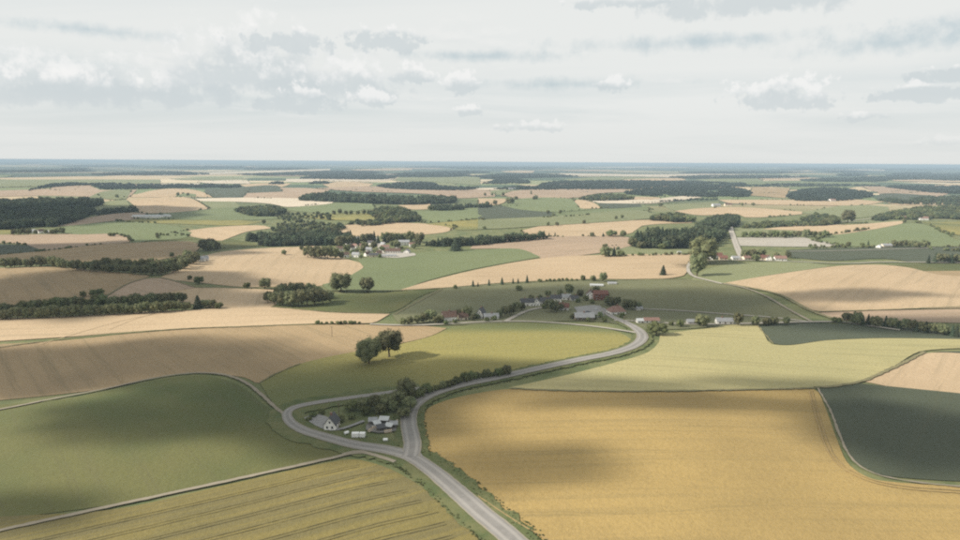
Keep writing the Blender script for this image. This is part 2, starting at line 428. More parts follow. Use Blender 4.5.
FIELDS = far_patches() + [
 # far land
 ('cream', [(162,174),(250,171.5),(330,169),(330,170.5),(250,173.5),(162,175.8)]),
 ('cream', [(560,173.5),(640,174.5),(720,174.3),(800,176),(800,178.6),(710,178.2),(640,177),(560,175.6)]),
 ('wheat', [(885,177),(960,176),(960,183),(895,181.5)]),
 ('cream', [(800,168.2),(885,170),(885,171),(800,169.5)]),
 ('meadow', [(0,180),(160,180),(160,184),(0,190)]),
 ('pinkwheat', [(0,193),(50,189),(55,186.5),(90,186),(100,190),(137,190),(130,197),(40,196),(0,199)]),
 ('wheat', [(130,196),(160,189.5),(190,189.5),(205,193),(213,197.5),(130,197.5)]),
 ('fresh', [(176,196),(184,193.5),(196,194.5),(196,197),(176,197.2)]),
 ('meadow', [(88,198),(102,192),(132,190),(128,197),(125,200)]),
 ('dark', [(205,189),(250,189),(245,196),(213,197.5),(205,193)]),
 ('pinkwheat', [(250,190),(300,188),(330,190),(310,198),(243,198)]),
 ('cream', [(193,199),(230,198),(280,198.2),(336,200),(332,203.5),(300,206.7),(285,207),(270,204),(235,202),(200,201.2)]),
 ('meadow', [(85,208),(105,202),(126,199.5),(130,206),(125,212),(105,213),(90,211)]),
 ('wheat', [(128,201),(150,198.5),(190,198.5),(210,209),(190,211.5),(160,213.5),(138,212.5),(133,205)]),
 ('meadow', [(193,201),(235,202),(242,208),(212,210)]),
 ('fresh', [(158,214),(210,209.5),(240,208),(265,216),(292,218),(260,220),(230,220.5),(158,219.5)]),
 ('yellow', [(98,218.5),(160,219.5),(230,220),(262,222),(240,225.5),(160,223.5),(130,222.5)]),
 ('cream', [(285,179),(320,179),(320,182),(287,182)]),
 ('wheat', [(322,184.5),(345,181.5),(374,184),(366,187.5),(330,188)]),
 ('pinkwheat', [(315,188.5),(375,186.5),(410,190),(460,189.5),(495,190),(495,197),(455,198.5),(430,194.5),(350,191.5)]),
 ('meadow', [(395,180),(402,175.5),(480,176),(480,186),(430,182)]),
 ('cream', [(320,178.3),(398,178.3),(385,181),(330,181)]),
 ('fresh', [(283,210),(300,206.5),(340,203),(372,203),(375,209),(330,213.5)]),
 ('wheat', [(398,205.5),(431,203.5),(428,209.5),(410,209.5)]),
 ('fresh', [(405,211),(430,211),(460,207),(492,205),(492,216),(470,219.5),(430,223),(415,221)]),
 ('yellow', [(296,216),(330,213.5),(370,214),(386,216),(372,220.5),(320,219.5)]),
 ('wheat', [(329,231),(345,225.5),(370,222.8),(420,223.5),(440,225),(457,227),(447,232),(420,235),(400,236),(345,236)]),
 ('yellow', [(425,224.2),(460,221),(484,219),(484,229.5),(457,230.5),(447,227)]),
 ('pinkwheat', [(512,191.5),(560,188.5),(623,188.5),(627,192.5),(600,193.5),(570,198.5),(530,199.5),(500,196)]),
 ('wheat', [(478,198.5),(508,199),(505,203.5),(478,206.5)]),
 ('fresh', [(515,199.5),(572,199.5),(580,208.5),(600,209),(560,212.5),(520,210),(500,205.5)]),
 ('wheat', [(573,199.8),(590,201),(602,208.5),(577,209)]),
 ('cream', [(585,201),(620,200),(650,200),(650,204),(600,203.3)]),
 ('dark', [(478,207),(520,206.5),(556,214),(550,217.5),(478,219.5)]),
 ('fresh', [(550,213),(600,209),(640,204.5),(652,210),(600,214),(558,217)]),
 ('dark', [(598,203.5),(640,204.5),(642,207),(602,208.5)]),
 ('meadow', [(478,220),(556,216.5),(640,210.5),(662,218),(620,221.5),(540,226.5),(500,229),(478,229.5)]),
 ('wheat', [(520,231),(545,225.5),(590,222),(640,220.3),(692,219),(692,223),(642,226),(632,233),(600,237),(560,237),(530,236)]),
 ('pinkwheat', [(470,249),(476,242.5),(540,237),(600,236.5),(628,237.5),(636,245),(604,252.5),(560,258),(540,258.5),(520,250)]),
 # right of the middle
 ('meadow', [(660,205),(720,201.5),(715,208),(676,211)]),
 ('cream', [(636,203.5),(660,199),(692,196),(702,198),(650,204)]),
 ('wheat', [(674,211.5),(700,208.5),(745,207.7),(802,212),(802,214.5),(772,217),(745,217.5),(738,214.5),(700,215.5)]),
 ('wheat', [(718,200),(800,200),(840,199),(886,202),(860,205.5),(800,205.5),(730,203.5)]),
 ('meadow', [(800,213),(828,208),(852,204.5),(888,207),(890,213),(860,218),(830,216)]),
 ('pinkwheat', [(860,186.5),(920,188),(932,192),(880,193)]),
 ('fresh', [(700,182.5),(800,181),(862,181),(880,185),(800,186.5),(720,186.5)]),
 ('brown', [(752,187.5),(790,188.5),(785,198.5),(750,196)]),
 ('dark', [(880,194),(935,196),(905,203),(876,200)]),
 ('meadow', [(600,247.5),(640,244),(694,249),(692,255),(640,256),(606,256)]),
 ('wheat', [(640,243.5),(692,240.5),(694,248),(650,247.5)]),
 ('meadow', [(734,228.5),(780,227.5),(802,230),(792,237),(736,237)]),
 ('wheat', [(762,229.5),(810,224.5),(850,225),(904,221),(902,224),(862,231.5),(832,235),(806,231.5)]),
 ('meadow', [(845,223),(862,218.5),(910,217.5),(904,221),(870,223.5)]),
 ('fresh', [(812,241),(832,235),(862,230.5),(900,224),(922,224),(942,230),(956,240),(960,243),(960,247),(900,247),(850,248),(828,244)]),
 ('yellow', [(915,222.5),(960,221),(960,242),(946,234),(930,226)]),
 ('pinkwheat', [(928,248),(960,244.5),(960,251),(935,251)]),
 ('grey', [(734,238),(800,237.5),(816,240.5),(848,247),(790,247),(736,246)]),
 ('dark', [(786,250.5),(850,248),(960,247.5),(960,261),(920,262.5),(880,259),(830,261),(786,257)]),
 ('meadow', [(690,281),(700,273),(722,265.5),(760,262.5),(804,262.5),(832,266.5),(800,271),(760,277),(725,284),(704,282)]),
 ('green', [(884,265.5),(930,264),(960,264.5),(960,271),(925,271.5),(905,269)]),
 ('brown', [(920,271.7),(960,270.5),(960,281),(940,276)]),
 # left middle
 ('pinkwheat', [(48,226.5),(100,216),(135,212.8),(147,214.5),(136,219.5),(110,221.5),(70,226)]),
 ('fresh', [(60,227),(120,222),(172,226),(192,233),(186,238),(150,241),(133,243),(125,235),(65,234)]),
 ('yellow', [(0,228.5),(16,230.5),(12,234.5),(0,236)]),
 ('wheat', [(172,233),(210,228),(240,226),(264,226),(272,228.5),(247,232),(230,238),(222,241),(200,238.5)]),
 ('green', [(158,235.5),(200,237),(230,239),(262,246),(205,250),(200,241),(158,241)]),
 ('pinkwheat', [(0,236),(60,234.5),(115,234.5),(131,239),(129,242.5),(90,245.5),(47,251),(20,244),(0,243)]),
 ('dark', [(0,243),(20,245),(45,250.5),(30,257.5),(10,262),(0,263)]),
 ('brown', [(0,263),(46,251.5),(90,246),(130,243.5),(190,242),(202,246),(196,252),(150,262),(110,266),(60,263),(20,264.5),(0,270)]),
 ('brown', [(0,270),(30,267.5),(60,267.5),(110,272),(150,276),(140,282),(100,297),(60,306),(30,310),(0,314)]),
 ('wheat', [(158,279),(205,256),(240,250),(300,247),(322,247),(338,256),(365,264.5),(363,268),(350,277.5),(325,285.5),(280,287),(240,287),(200,283)]),
 ('pinkwheat', [(104,299),(130,284),(158,278.5),(196,288),(155,294.5),(120,299)]),
 ('wheat', [(150,296),(190,288.5),(232,288.5),(280,290),(275,308),(230,310),(190,304)]),
 ('fresh', [(330,291),(322,285),(342,280),(364,268),(357,259.5),(420,253),(480,250),(520,249.5),(541,257.5),(500,264.5),(460,272.5),(420,283.5),(400,291)]),
 ('wheat', [(400,290.5),(430,281.5),(480,269.5),(541,259),(600,255.5),(692,254.5),(691,263),(684,276),(640,279.5),(600,279.5),(560,280.5),(500,283.5),(440,288.5)]),
 ('green', [(266,309),(290,301),(330,296),(395,292),(442,289),(420,297),(390,313),(330,312)]),
 ('olive', [(392,315),(442,289.5),(500,284.5),(560,281.5),(640,280.5),(690,280),(722,284.5),(742,289),(770,301),(800,318.5),(806,323),(740,326),(650,330),(600,322),(520,323),(440,326),(400,324)]),
 ('wheat', [(0,321),(60,317),(150,312),(222,309),(270,307.5),(330,313),(390,314.5),(372,323.5),(320,324),(200,328.5),(130,332.5),(60,338),(0,347)]),
 ('wheat', [(722,284),(760,277.5),(800,271.5),(840,266.5),(880,265.5),(910,268.5),(940,275.5),(960,280.5),(960,307),(890,310),(820,312),(808,309),(780,296),(752,289)]),
 ('pinkwheat', [(815,313),(890,310.7),(960,307.7),(960,325),(900,322),(850,321),(832,319)]),
 # near
 ('brown', [(0,349),(60,341),(130,334),(200,329),(320,325),(420,326),(447,328.5),(430,336.5),(395,345),(360,352.5),(320,360),(300,365),(260,383.5),(245,378),(200,373),(160,377),(100,390),(0,409)]),
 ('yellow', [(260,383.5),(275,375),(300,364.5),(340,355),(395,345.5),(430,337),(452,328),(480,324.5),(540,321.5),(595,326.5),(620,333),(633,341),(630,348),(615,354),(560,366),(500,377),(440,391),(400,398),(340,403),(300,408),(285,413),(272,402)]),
 ('green', [(0,412),(60,400),(100,393),(160,380),(200,376),(225,380),(243,388),(260,402),(276,415),(280,425),(305,441),(345,454.5),(340,456.5),(240,478),(120,504),(0,530)]),
 ('gold', [(0,536),(120,509),(240,482.5),(340,461),(362,461),(395,472),(430,494),(460,521),(480,542),(500,575),(520,620),(-60,620)]),
 ('ochre', [(425,412),(440,403),(470,395),(510,389.5),(560,391.5),(650,392.5),(760,390.8),(814,389.5),(824,405),(837,440),(850,466),(880,481),(960,490),(1040,496),(1040,620),(610,620),(548,545),(490,506),(446,471),(427,447),(422,430)]),
 ('dark', [(819,389),(850,384),(880,386),(960,403),(960,485),(890,477),(858,464),(844,445),(831,412)]),
 ('wheat', [(864,382),(890,371),(926,353.5),(960,360),(960,401),(900,388.5)]),
 ('dark', [(930,352),(960,351),(960,358.5)]),
 ('pale', [(508,388.7),(570,375),(620,362),(648,353),(659,343),(660,335),(700,330),(757,326),(772,345),(830,341),(890,339),(960,342),(960,350),(924,351.5),(890,369),(860,381.5),(840,386),(800,388.5),(700,391.5),(600,391.3)]),
 ('dark', [(759,326),(800,323),(830,324),(860,325),(960,339),(960,341.5),(890,338.3),(830,340.3),(774,344)]),
]
ANG = {}
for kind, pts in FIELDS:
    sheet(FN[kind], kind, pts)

# ------------------------------------------------------------------ roads, tracks, margins: ribbons over the terrain
def ribbon_pts(px_pts, step=4.0):
    w = [np.array(ground(*p)) for p in curve_px(px_pts, closed=False, step=step)]
    for _ in range(2):   # ease the unprojected line
        w = [w[0]] + [(w[i-1] + 2 * w[i] + w[i+1]) / 4 for i in range(1, len(w) - 1)] + [w[-1]]
    # even spacing
    ln = [0.0]
    for i in range(1, len(w)): ln.append(ln[-1] + float(np.hypot(*(w[i] - w[i-1]))))
    d = float(np.hypot(*w[len(w)//2])); s = max(2.5, d * .006)
    k = max(2, int(ln[-1] / s)); t = np.linspace(0, ln[-1], k + 1)
    A = np.array(w)
    return np.stack([np.interp(t, ln, A[:, 0]), np.interp(t, ln, A[:, 1])], 1), t
def ribbon(name, px_pts, width, mat, layer, jitter=0.0, world_pts=None, cols=2, kind='structure', camber=0.0):
    P, t = (world_pts if world_pts is not None else ribbon_pts(px_pts))
    T = np.gradient(P, axis=0); T /= np.maximum(1e-9, np.hypot(T[:, 0], T[:, 1])[:, None])
    Nn = np.stack([-T[:, 1], T[:, 0]], 1)
    wd = np.full(len(P), width, float) if np.isscalar(width) else np.interp(np.linspace(0, 1, len(P)), np.linspace(0, 1, len(width)), width)
    vs, fs, uv = [], [], []
    for i in range(len(P)):
        jl, jr = (random.uniform(-jitter, jitter), random.uniform(-jitter, jitter)) if jitter else (0, 0)
        for c in range(cols):
            u = c / (cols - 1)
            off = (u - .5) * wd[i] + (jl if c == 0 else jr if c == cols - 1 else 0)
            x, y = P[i] + Nn[i] * off
            z = hgt(x, y) + lift(x, y, layer) + camber * (1 - (2 * u - 1) ** 2)
            vs.append((x, y, z)); uv.append((u, t[i]))
    for i in range(len(P) - 1):
        for c in range(cols - 1):
            a = i * cols + c; fs.append((a + 1, a, a + cols, a + cols + 1)[::-1] if False else (a, a + cols, a + cols + 1, a + 1)[::-1])
    o = mesh_obj(name, vs, fs, mat)
    me = o.data; ul = me.uv_layers.new(name='uv')
    li = np.zeros(len(me.loops), int); me.loops.foreach_get('vertex_index', li)
    ul.data.foreach_set('uv', np.array(uv)[li].ravel())
    o['kind'] = kind
    return o
def road_mat(name, c, edge, track, marks=False):
    m, t, b = new_mat(name)
    u = N(t, 'ShaderNodeUVMap', uv_map='uv'); s = N(t, 'ShaderNodeSeparateXYZ'); L(t, u.outputs[0], s.inputs[0])
    g = N(t, 'ShaderNodeNewGeometry')
    n = N(t, 'ShaderNodeTexNoise', i_Scale=.35, i_Detail=6.0, i_Roughness=.7); L(t, g.outputs['Position'], n.inputs['Vector'])
    x = math_node(t, 'ABSOLUTE', math_node(t, 'SUBTRACT', s.outputs[0], .5))           # 0 middle, .5 edge
    lane = math_node(t, 'ABSOLUTE', math_node(t, 'SUBTRACT', x, .24))
    tr = math_node(t, 'MULTIPLY', smooth(t, lane, .13, .03), .7)
    cc = mix_col(t, smooth(t, n.outputs['Fac'], .3, .7), c, var(c, .82))
    cc = mix_col(t, tr, cc, track)
    ed = smooth(t, math_node(t, 'ADD', x, math_node(t, 'MULTIPLY', math_node(t, 'SUBTRACT', n.outputs['Fac'], .5), .22)), .40, .49)
    cc = mix_col(t, ed, cc, edge)
    L(t, cc, b.inputs['Base Color'])
    return m
ASPHALT = road_mat('worn_asphalt', (.205, .195, .182), (.23, .205, .155), (.275, .260, .240))
LANE = road_mat('pale_lane', (.30, .275, .24), (.17, .165, .10), (.345, .315, .27))
GRAVEL = road_mat('gravel_track', (.22, .19, .145), (.115, .11, .062), (.27, .24, .19))
VERGE = simple_mat('verge_grass', (.070, .090, .038), (.125, .125, .058), .12, .95, .1, .5, .4)
MARGIN = simple_mat('rough_margin', (.12, .118, .065), (.19, .165, .095), .25, .95, .1, .5, .4)
RUT = simple_mat('wheel_rut', (.098, .085, .042), (.145, .122, .056), .08, .95, .1)

MAIN = [(560,590),(512,540),(482,515),(455,491),(430,470),(409,457),(385,450.5),(355,446),(325,438),(300,430),(287,421),(284,414.5),(292,409),(315,404),(345,399.5),(375,395.5),(400,392),(421,389.5)]
BRANCH = [(410,458),(413,448),(411,436),(408,422),(410,411),(420,401),(437,393),(465,385),(500,378),(540,369),(580,360.5),(615,353.5),(636,346),(645,339),(640,332),(628,324.5),(616,319.5),(606,314.5),(602,309)]
VILLAGE = [(636,333.5),(600,328),(560,324),(520,322),(485,322.5),(450,324.5),(410,326),(370,325)]
mp_, bp_, vp_ = ribbon_pts(MAIN), ribbon_pts(BRANCH), ribbon_pts(VILLAGE)
ribbon('road_verge', None, 17, VERGE, 4, 1.2, mp_, 3)
ribbon('road_verge', None, 13, VERGE, 4, 1.0, bp_, 3)
ribbon('road', None, [8.4, 8.2, 8, 7.6, 7, 6.6, 6.0, 4.5, 4.2, 4, 3.8], ASPHALT, 6, .12, mp_, 7, camber=.08)
ribbon('road', None, [7.6, 7.4, 7.2, 7, 7, 7.2, 8, 6.0, 4.5], ASPHALT, 6.6, .12, bp_, 7, camber=.08)
# the splay where the two roads meet
sheet('road', None, [(389,451),(400,452.2),(407,450.3),(409,446),(417,446),(419,452),(424,459),(432,467),(425,466),(410,460)], layer=6.3, mat=simple_mat('junction_asphalt', (.235, .222, .205), (.195, .185, .172), .4, .9, .2))
ribbon('village_lane', None, 3.6, LANE, 6, .15, vp_, 5)
ribbon('village_lane', [(505,322.5),(520,314.5),(532,310),(550,307.7),(568,307)], 4.0, LANE, 6.2, .15, cols=5)
ribbon('lane', [(614,321.5),(622,321),(650,323),(700,325),(760,324),(820,322.5),(845,323),(862,325.5),(900,331)], 3.4, LANE, 6.1, .15, cols=5)
ribbon('lane', [(640,309.5),(680,311.5),(735,315.5),(770,318),(812,323)], 3.0, LANE, 6, .15, cols=5)
ribbon('lane', [(724,284.5),(746,289),(768,298),(790,311),(812,322.5)], 2.6, GRAVEL, 6, .2, cols=5)
ribbon('lane', [(690,263),(686,267.5),(686,273),(692,277),(704,280),(722,284.5)], 4.0, LANE, 6, .15, cols=5)
ribbon('lane', [(691,263),(700,261.5),(730,260.8),(770,261.5),(800,262.5),(850,264),(880,262.8),(960,263.5),(1010,264)], 5.0, LANE, 6, .2, cols=5)
ribbon('road', [(742,258.5),(739,252),(736,246),(734,239),(731,232),(729,227),(730,223)], 9.0, LANE, 6, .2, cols=5)
ribbon('lane', [(742,258.5),(741,261)], 8.0, LANE, 6.1, .2, cols=5)
ribbon('lane', [(790,252.2),(850,251.2),(900,249.6),(935,248.6)], 3.0, LANE, 6, .15, cols=5)
ribbon('lane', [(735,226.5),(790,226.8),(830,224),(870,219.5),(915,217),(960,216)], 5.0, LANE, 6, .2, cols=5)
ribbon('lane', [(500,191),(560,190),(640,198),(700,204),(760,205)], 5.0, LANE, 6, .2, cols=5)
ribbon('farm_track', [(-60,421),(0,410.5),(60,398.5),(100,391),(160,378),(200,373.7),(228,376.5),(246,383.5),(262,396),(278,411),(285,416)], 1.9, GRAVEL, 6, .2, cols=5)
ribbon('farm_track', [(-60,546),(0,531.8),(120,505.5),(240,479.5),(335,458.5),(352,454.5),(365,453.8),(374,456.5)], 1.9, GRAVEL, 6, .2, cols=5)
ribbon('farm_track', [(343,456),(356,452),(374,456),(395,463)], 2.0, GRAVEL, 6.1, .2, cols=5)
ribbon('farm_track', [(817,388),(831,413),(843,445),(857,465.5),(890,479),(960,487.5),(1040,493)], 1.0, GRAVEL, 5, .25)
for pts, w in (([(0,348),(60,340),(130,333.2),(200,328.7),(240,327.5)], 2.0), ([(240,327.5),(320,324.5),(372,324)], 1.6), ([(-60,347),(0,348)], 2.0),
               ([(510,389),(560,391.3),(650,392),(760,390.3),(816,389)], 2.2), ([(816,388.5),(840,386.3),(862,382),(890,370),(925,352.5)], 3.0),
               ([(815,312.5),(890,310.3),(960,307.3),(1040,304)], 2.4), ([(725,284),(750,288.5),(780,295.5),(810,311),(832,319)], 5.0),
               ([(395,315),(442,289.5)], 2.0), ([(440,289),(500,284),(560,281),(640,280),(690,279.8)], 2.2), ([(45,251),(90,245.7),(130,243)], 2.0),
               ([(104,298),(130,283.5),(158,278),(196,288)], 2.6), ([(196,288),(240,288),(275,289)], 2.6), ([(260,383.3),(275,375),(300,364.3)], 1.2),
               ([(280,290),(330,291),(400,291),(440,288.7)], 2.4), ([(270,307.5),(330,312.5),(390,314.2)], 1.2), ([(773,344.3),(757,326)], 1.2)):
    ribbon('field_margin', pts, w * .75, MARGIN, 5.4, .45)
# wheel ruts left by tractors: pairs at the width of the sprayer, bending with the field edge
def inside_px(x, y, poly):
    return bool(point_in(poly, np.array([x]), np.array([y]))[0])
GOLD = [ground(*p) for p in curve_px([stretch(p) for k, p in FIELDS if k == 'gold' for p in p], step=5)]
cx_, cy_ = np.mean(GOLD, 0); GOLD_IN = [(cx_ + (x - cx_) * .955, cy_ + (y - cy_) * .955) for x, y in GOLD]
EDGE = ribbon_pts([(-60,549),(0,536),(120,509),(240,482.5),(335,461),(400,449),(450,438)])
T_ = np.gradient(EDGE[0], axis=0); T_ /= np.hypot(T_[:, 0], T_[:, 1])[:, None]
for k in range(1, 16):
    for g in (-.8, .8):
        off = k * 8.2 + g
        q = EDGE[0] + np.stack([T_[:, 1], -T_[:, 0]], 1) * off
        q = q + np.stack([T_[:, 1], -T_[:, 0]], 1) * (np.sin(EDGE[1] / 60 + k)[:, None] * .5)
        keep = [i for i in range(len(q)) if inside_px(q[i][0], q[i][1], GOLD_IN)]
        if len(keep) < 4: continue
        q = q[keep[0]:keep[-1] + 1]
        ribbon('wheel_rut', None, .26, RUT, 4.2, .08, (q, EDGE[1][keep[0]:keep[-1] + 1]))
for q in ([(809,392),(818,425),(832,459),(860,479),(900,489),(960,494),(1040,499)], [(812,391.5),(822,427),(836,459.5),(863,477.5),(900,486.5),(960,491.5)]):
    ribbon('wheel_rut', q, .5, simple_mat('barley_rut', (.23, .17, .085), (.28, .20, .095), .2, .95, .1), 4.2, .12)
ribbon('wheel_rut', [(478,497),(520,525),(560,548),(600,580)], .5, bpy.data.materials['barley_rut'], 4.2, .12)
for q in ([(40,345),(120,322),(160,314)], [(110,330),(135,320),(158,313)]):
    ribbon('wheel_rut', q, .7, simple_mat('stubble_rut', (.33, .25, .16), (.36, .27, .17), .2, .95, .1), 4.2, .12)

# ------------------------------------------------------------------ trees
from mathutils import noise as mnoise
def rnd_unit():
    v = np.random.normal(size=3); return v / np.linalg.norm(v)
def leaf_quads(centres, normals, size):
    vs, fs = [], []
    for c, n in zip(centres, normals):
        n = n / (np.linalg.norm(n) + 1e-9)
        u = np.cross(n, rnd_unit()); u /= np.linalg.norm(u) + 1e-9; v = np.cross(n, u)
        s = size * random.uniform(.6, 1.25); k = len(vs)
        bend = n * s * .25
        vs += [c - u * s - bend, c - v * s * .7 , c + u * s - bend, c + v * s * .8]
        fs.append((k, k + 1, k + 2, k + 3))
    return vs, fs
def blob(c, r, vs, fs, rough=.18):
    bm = bmesh.new(); bmesh.ops.create_icosphere(bm, subdivisions=1, radius=1)
    k = len(vs)
    for v in bm.verts:
        q = np.array(v.co) * r * (1 + random.uniform(-rough, rough)); vs.append(np.array(c) + q)
    for f in bm.faces: fs.append(tuple(k + v.index for v in f.verts))
    bm.free()
def broad_crown(seed, nq, size, width=.40, base=.16, lobes=13):
    """Crown of a broadleaf tree one unit tall: leaf clumps over and through uneven lobes."""
    random.seed(seed); np.random.seed(seed)
    vs, fs, cs, ns = [], [], [], []
    mid = (1 + base) / 2; hh = (1 - base) / 2
    L_ = []
    for i in range(lobes):
        th = i * 2.399 + random.uniform(-.4, .4); zf = -0.75 + 1.5 * (i + .5) / lobes + random.uniform(-.1, .1)
        rr = math.sqrt(max(.05, 1 - zf * zf)) * random.uniform(.50, .68)
        L_.append((np.array((math.cos(th) * rr * width, math.sin(th) * rr * width, mid + zf * hh * .70)), random.uniform(.36, .50) * width * (1.0 if zf < .5 else .9)))
    L_.append((np.array((0, 0, mid)), .62 * width))
    for c, r in L_: blob(c, np.array((r, r, r * 1.05)) * .80, vs, fs)
    w = np.array([r * r for c, r in L_]); w /= w.sum()
    for i in np.random.choice(len(L_), nq, p=w):
        c, r = L_[i]; d = rnd_unit()
        if d[2] < -.6 and random.random() < .6: d[2] *= -1
        q = c + d * r * random.uniform(.72, 1.12) * np.array((1, 1, 1.05))
        if q[2] > 1.0: q[2] = 1.0 - random.uniform(0, .03)
        cs.append(q); ns.append(d + rnd_unit() * .75)
    a, b = leaf_quads(cs, ns, size); k = len(vs)
    return vs + a, fs + [tuple(i + k for i in f) for f in b]
def needle_crown(seed, nq, size, width=.20, base=.07):
    """Crown of a conifer one unit tall: drooping whorls narrowing to a tip."""
    random.seed(seed); np.random.seed(seed)
    vs, fs, cs, ns = [], [], [], []
    n = 9; k0 = 7; rows = []
    for i in range(n + 1):
        t = i / n; r = width * .72 * (1 - t) ** .85 + .006
        for j in range(k0):
            a = j / k0 * 6.283 + i * .4; rr = r * random.uniform(.75, 1.2)
            vs.append(np.array((math.cos(a) * rr, math.sin(a) * rr, base + (1 - base) * t)))
    for i in range(n):
        for j in range(k0):
            a = i * k0 + j; b = i * k0 + (j + 1) % k0; fs.append((a, b, b + k0, a + k0))
    for q in range(nq):
        t = random.random() ** 1.35 * .97; r = width * (1 - t) ** .85 * random.uniform(.72, 1.15) * (1 + .18 * math.sin(t * 46 + seed)) + .008
        a = random.uniform(0, 6.283)
        cs.append(np.array((math.cos(a) * r, math.sin(a) * r, base + (1 - base) * t - r * .25)))
        ns.append(np.array((math.cos(a), math.sin(a), .75)) + rnd_unit() * .45)
    a, b = leaf_quads(cs, ns, size); k = len(vs)
    return vs + a, fs + [tuple(i + k for i in f) for f in b]
def tube(path, radii_, vs, fs, k=6):
    o = len(vs)
    for i, p in enumerate(path):
        p = np.array(p, float); t = np.array(path[min(i + 1, len(path) - 1)], float) - np.array(path[max(i - 1, 0)], float); t /= np.linalg.norm(t)
        u = np.cross(t, (0.3, 1, .1)); u /= np.linalg.norm(u); v = np.cross(t, u)
        for j in range(k):
            a = j / k * 6.283; vs.append(p + (u * math.cos(a) + v * math.sin(a)) * radii_[i])
    for i in range(len(path) - 1):
        for j in range(k):
            a = o + i * k + j; b = o + i * k + (j + 1) % k; fs.append((a, b, b + k, a + k))
def trunk_mesh(seed, conifer=False, width=.4):
    random.seed(seed); vs, fs = [], []
    if conifer: tube([(0, 0, -.05), (0, 0, .3), (0, 0, .9)], [.022, .017, .004], vs, fs)
    else:
        lean = (random.uniform(-.02, .02), random.uniform(-.02, .02))
        tube([(0, 0, -.05), (lean[0], lean[1], .15), (lean[0] * 2, lean[1] * 2, .32), (0, 0, .7)], [.036, .026, .022, .008], vs, fs, 7)
        for i in range(5):
            a = i * 1.3 + random.random(); z0 = random.uniform(.2, .38)
            tube([(0, 0, z0), (math.cos(a) * width * .3, math.sin(a) * width * .3, z0 + .12), (math.cos(a) * width * .65, math.sin(a) * width * .65, z0 + random.uniform(.2, .35))], [.014, .010, .004], vs, fs, 5)
    return vs, fs
def mk_mesh(name, vf, mats, split=None):
    me = bpy.data.meshes.new(name); me.from_pydata([tuple(v) for v in vf[0]], [], vf[1])
    for m in mats: me.materials.append(m)
    if split is not None:
        me.polygons.foreach_set('material_index', [0 if i < split else 1 for i in range(len(vf[1]))])
    me.update(); return me
def join(a, b):
    k = len(a[0]); return a[0] + b[0], a[1] + [tuple(i + k for i in f) for f in b[1]], len(a[1])
SPEC = {  # leaf material, builder, widths
    'broad': (LEAF, lambda s, n, z: broad_crown(s, n, z, .41 + .03 * (s % 3), .17 if s % 10 == 0 else .03, 15)),
    'olive': (LEAF_OLIVE, lambda s, n, z: broad_crown(s, n, z, .43, .04)),
    'conifer': (NEEDLE, lambda s, n, z: needle_crown(s, n, z, .22 + .03 * (s % 3))),
    'bush': (SHRUB, lambda s, n, z: broad_crown(s, n, z, .56, .02, 9)),
}
CROWN, TRUNK, WHOLE, TINY = {}, {}, {}, {}
for kind, (mt, fn) in SPEC.items():
    for s in range(3):
        seed = 20 + s + 10 * len(kind)
        CROWN[kind, s] = mk_mesh('crown', fn(seed, 1500, .026 if kind != 'conifer' else .024), [mt])
        tv = trunk_mesh(seed, kind == 'conifer')
        TRUNK[kind, s] = mk_mesh('trunk', tv, [BARK])
        v, f, k = join(fn(seed + 50, 420, .050 if kind != 'conifer' else .036), tv)
        WHOLE[kind, s] = mk_mesh(kind + '_tree', (v, f), [mt, BARK], k)
        v, f, k = join(fn(seed + 90, 130, .085 if kind != 'conifer' else .060), tv)
        TINY[kind, s] = mk_mesh(kind + '_tree', (v, f), [mt, BARK], k)
def recolour(me, mt, name):
    c = me.copy(); c.name = name; c.materials[0] = mt; return c
for s in range(3):
    WHOLE['wood', s] = recolour(WHOLE['broad', s], LEAF_WOOD, 'wood_tree')
    TINY['pine', s] = recolour(TINY['broad', s], PINE, 'pine_wood_tree')
    TINY['fir', s] = recolour(TINY['conifer', s], PINE, 'fir_wood_tree')
random.seed(21); np.random.seed(21)
TNAME = {'broad': 'broadleaf_tree', 'olive': 'broadleaf_tree', 'conifer': 'conifer', 'bush': 'bush'}
TCAT = {'broad': 'tree', 'olive': 'tree', 'conifer': 'conifer', 'bush': 'bush'}
def tree(px, py, h, kind='broad', label='', group=None, w=None, shape=None):
    """A tree whose foot is seen at (px, py) and which is h pixels tall there (w wide)."""
    x, y = ground(px, py); d = depth_at(x, y); H = h * d / F / .975
    s = random.choice((0, 1, 1, 2, 2)) if shape is None else shape
    nat = {'broad': .82, 'olive': .84, 'conifer': .40, 'bush': 1.12}[kind]
    sx = H if w is None else (w * d / F) / nat
    sx *= random.uniform(.95, 1.08)
    z = hgt(x, y)
    if h >= 8.5:
        o = bpy.data.objects.new(TNAME[kind], None); link(o)
        near = h > 17
        c = link(bpy.data.objects.new('crown', CROWN[kind, s] if near else CROWN[kind, s]), o)
        t = link(bpy.data.objects.new('trunk', TRUNK[kind, s]), o)
    else:
        o = link(bpy.data.objects.new(TNAME[kind], WHOLE[kind, s]))
    o.location = (x, y, z + .05); o.rotation_euler = (0, 0, random.uniform(0, 6.28)); o.scale = (sx, sx, H)
    tag(o, label, TCAT[kind], group)
    return o
def line_px(pts, step, jx=.8, jy=.5):
    q = [np.array(p, float) for p in curve_px(pts, closed=False, step=1.0)]
    out = []; acc = 0; nxt = 0
    for i in range(1, len(q)):
        acc += float(np.hypot(*(q[i] - q[i-1])))
        if acc >= nxt:
            out.append((q[i][0] + random.uniform(-jx, jx), q[i][1] + random.uniform(-jy, jy))); nxt = acc + step * random.uniform(.8, 1.25)
    return out
LOOK = {'broad': 'dark green', 'olive': 'paler olive', 'conifer': 'pointed', 'bush': 'low bushy'}
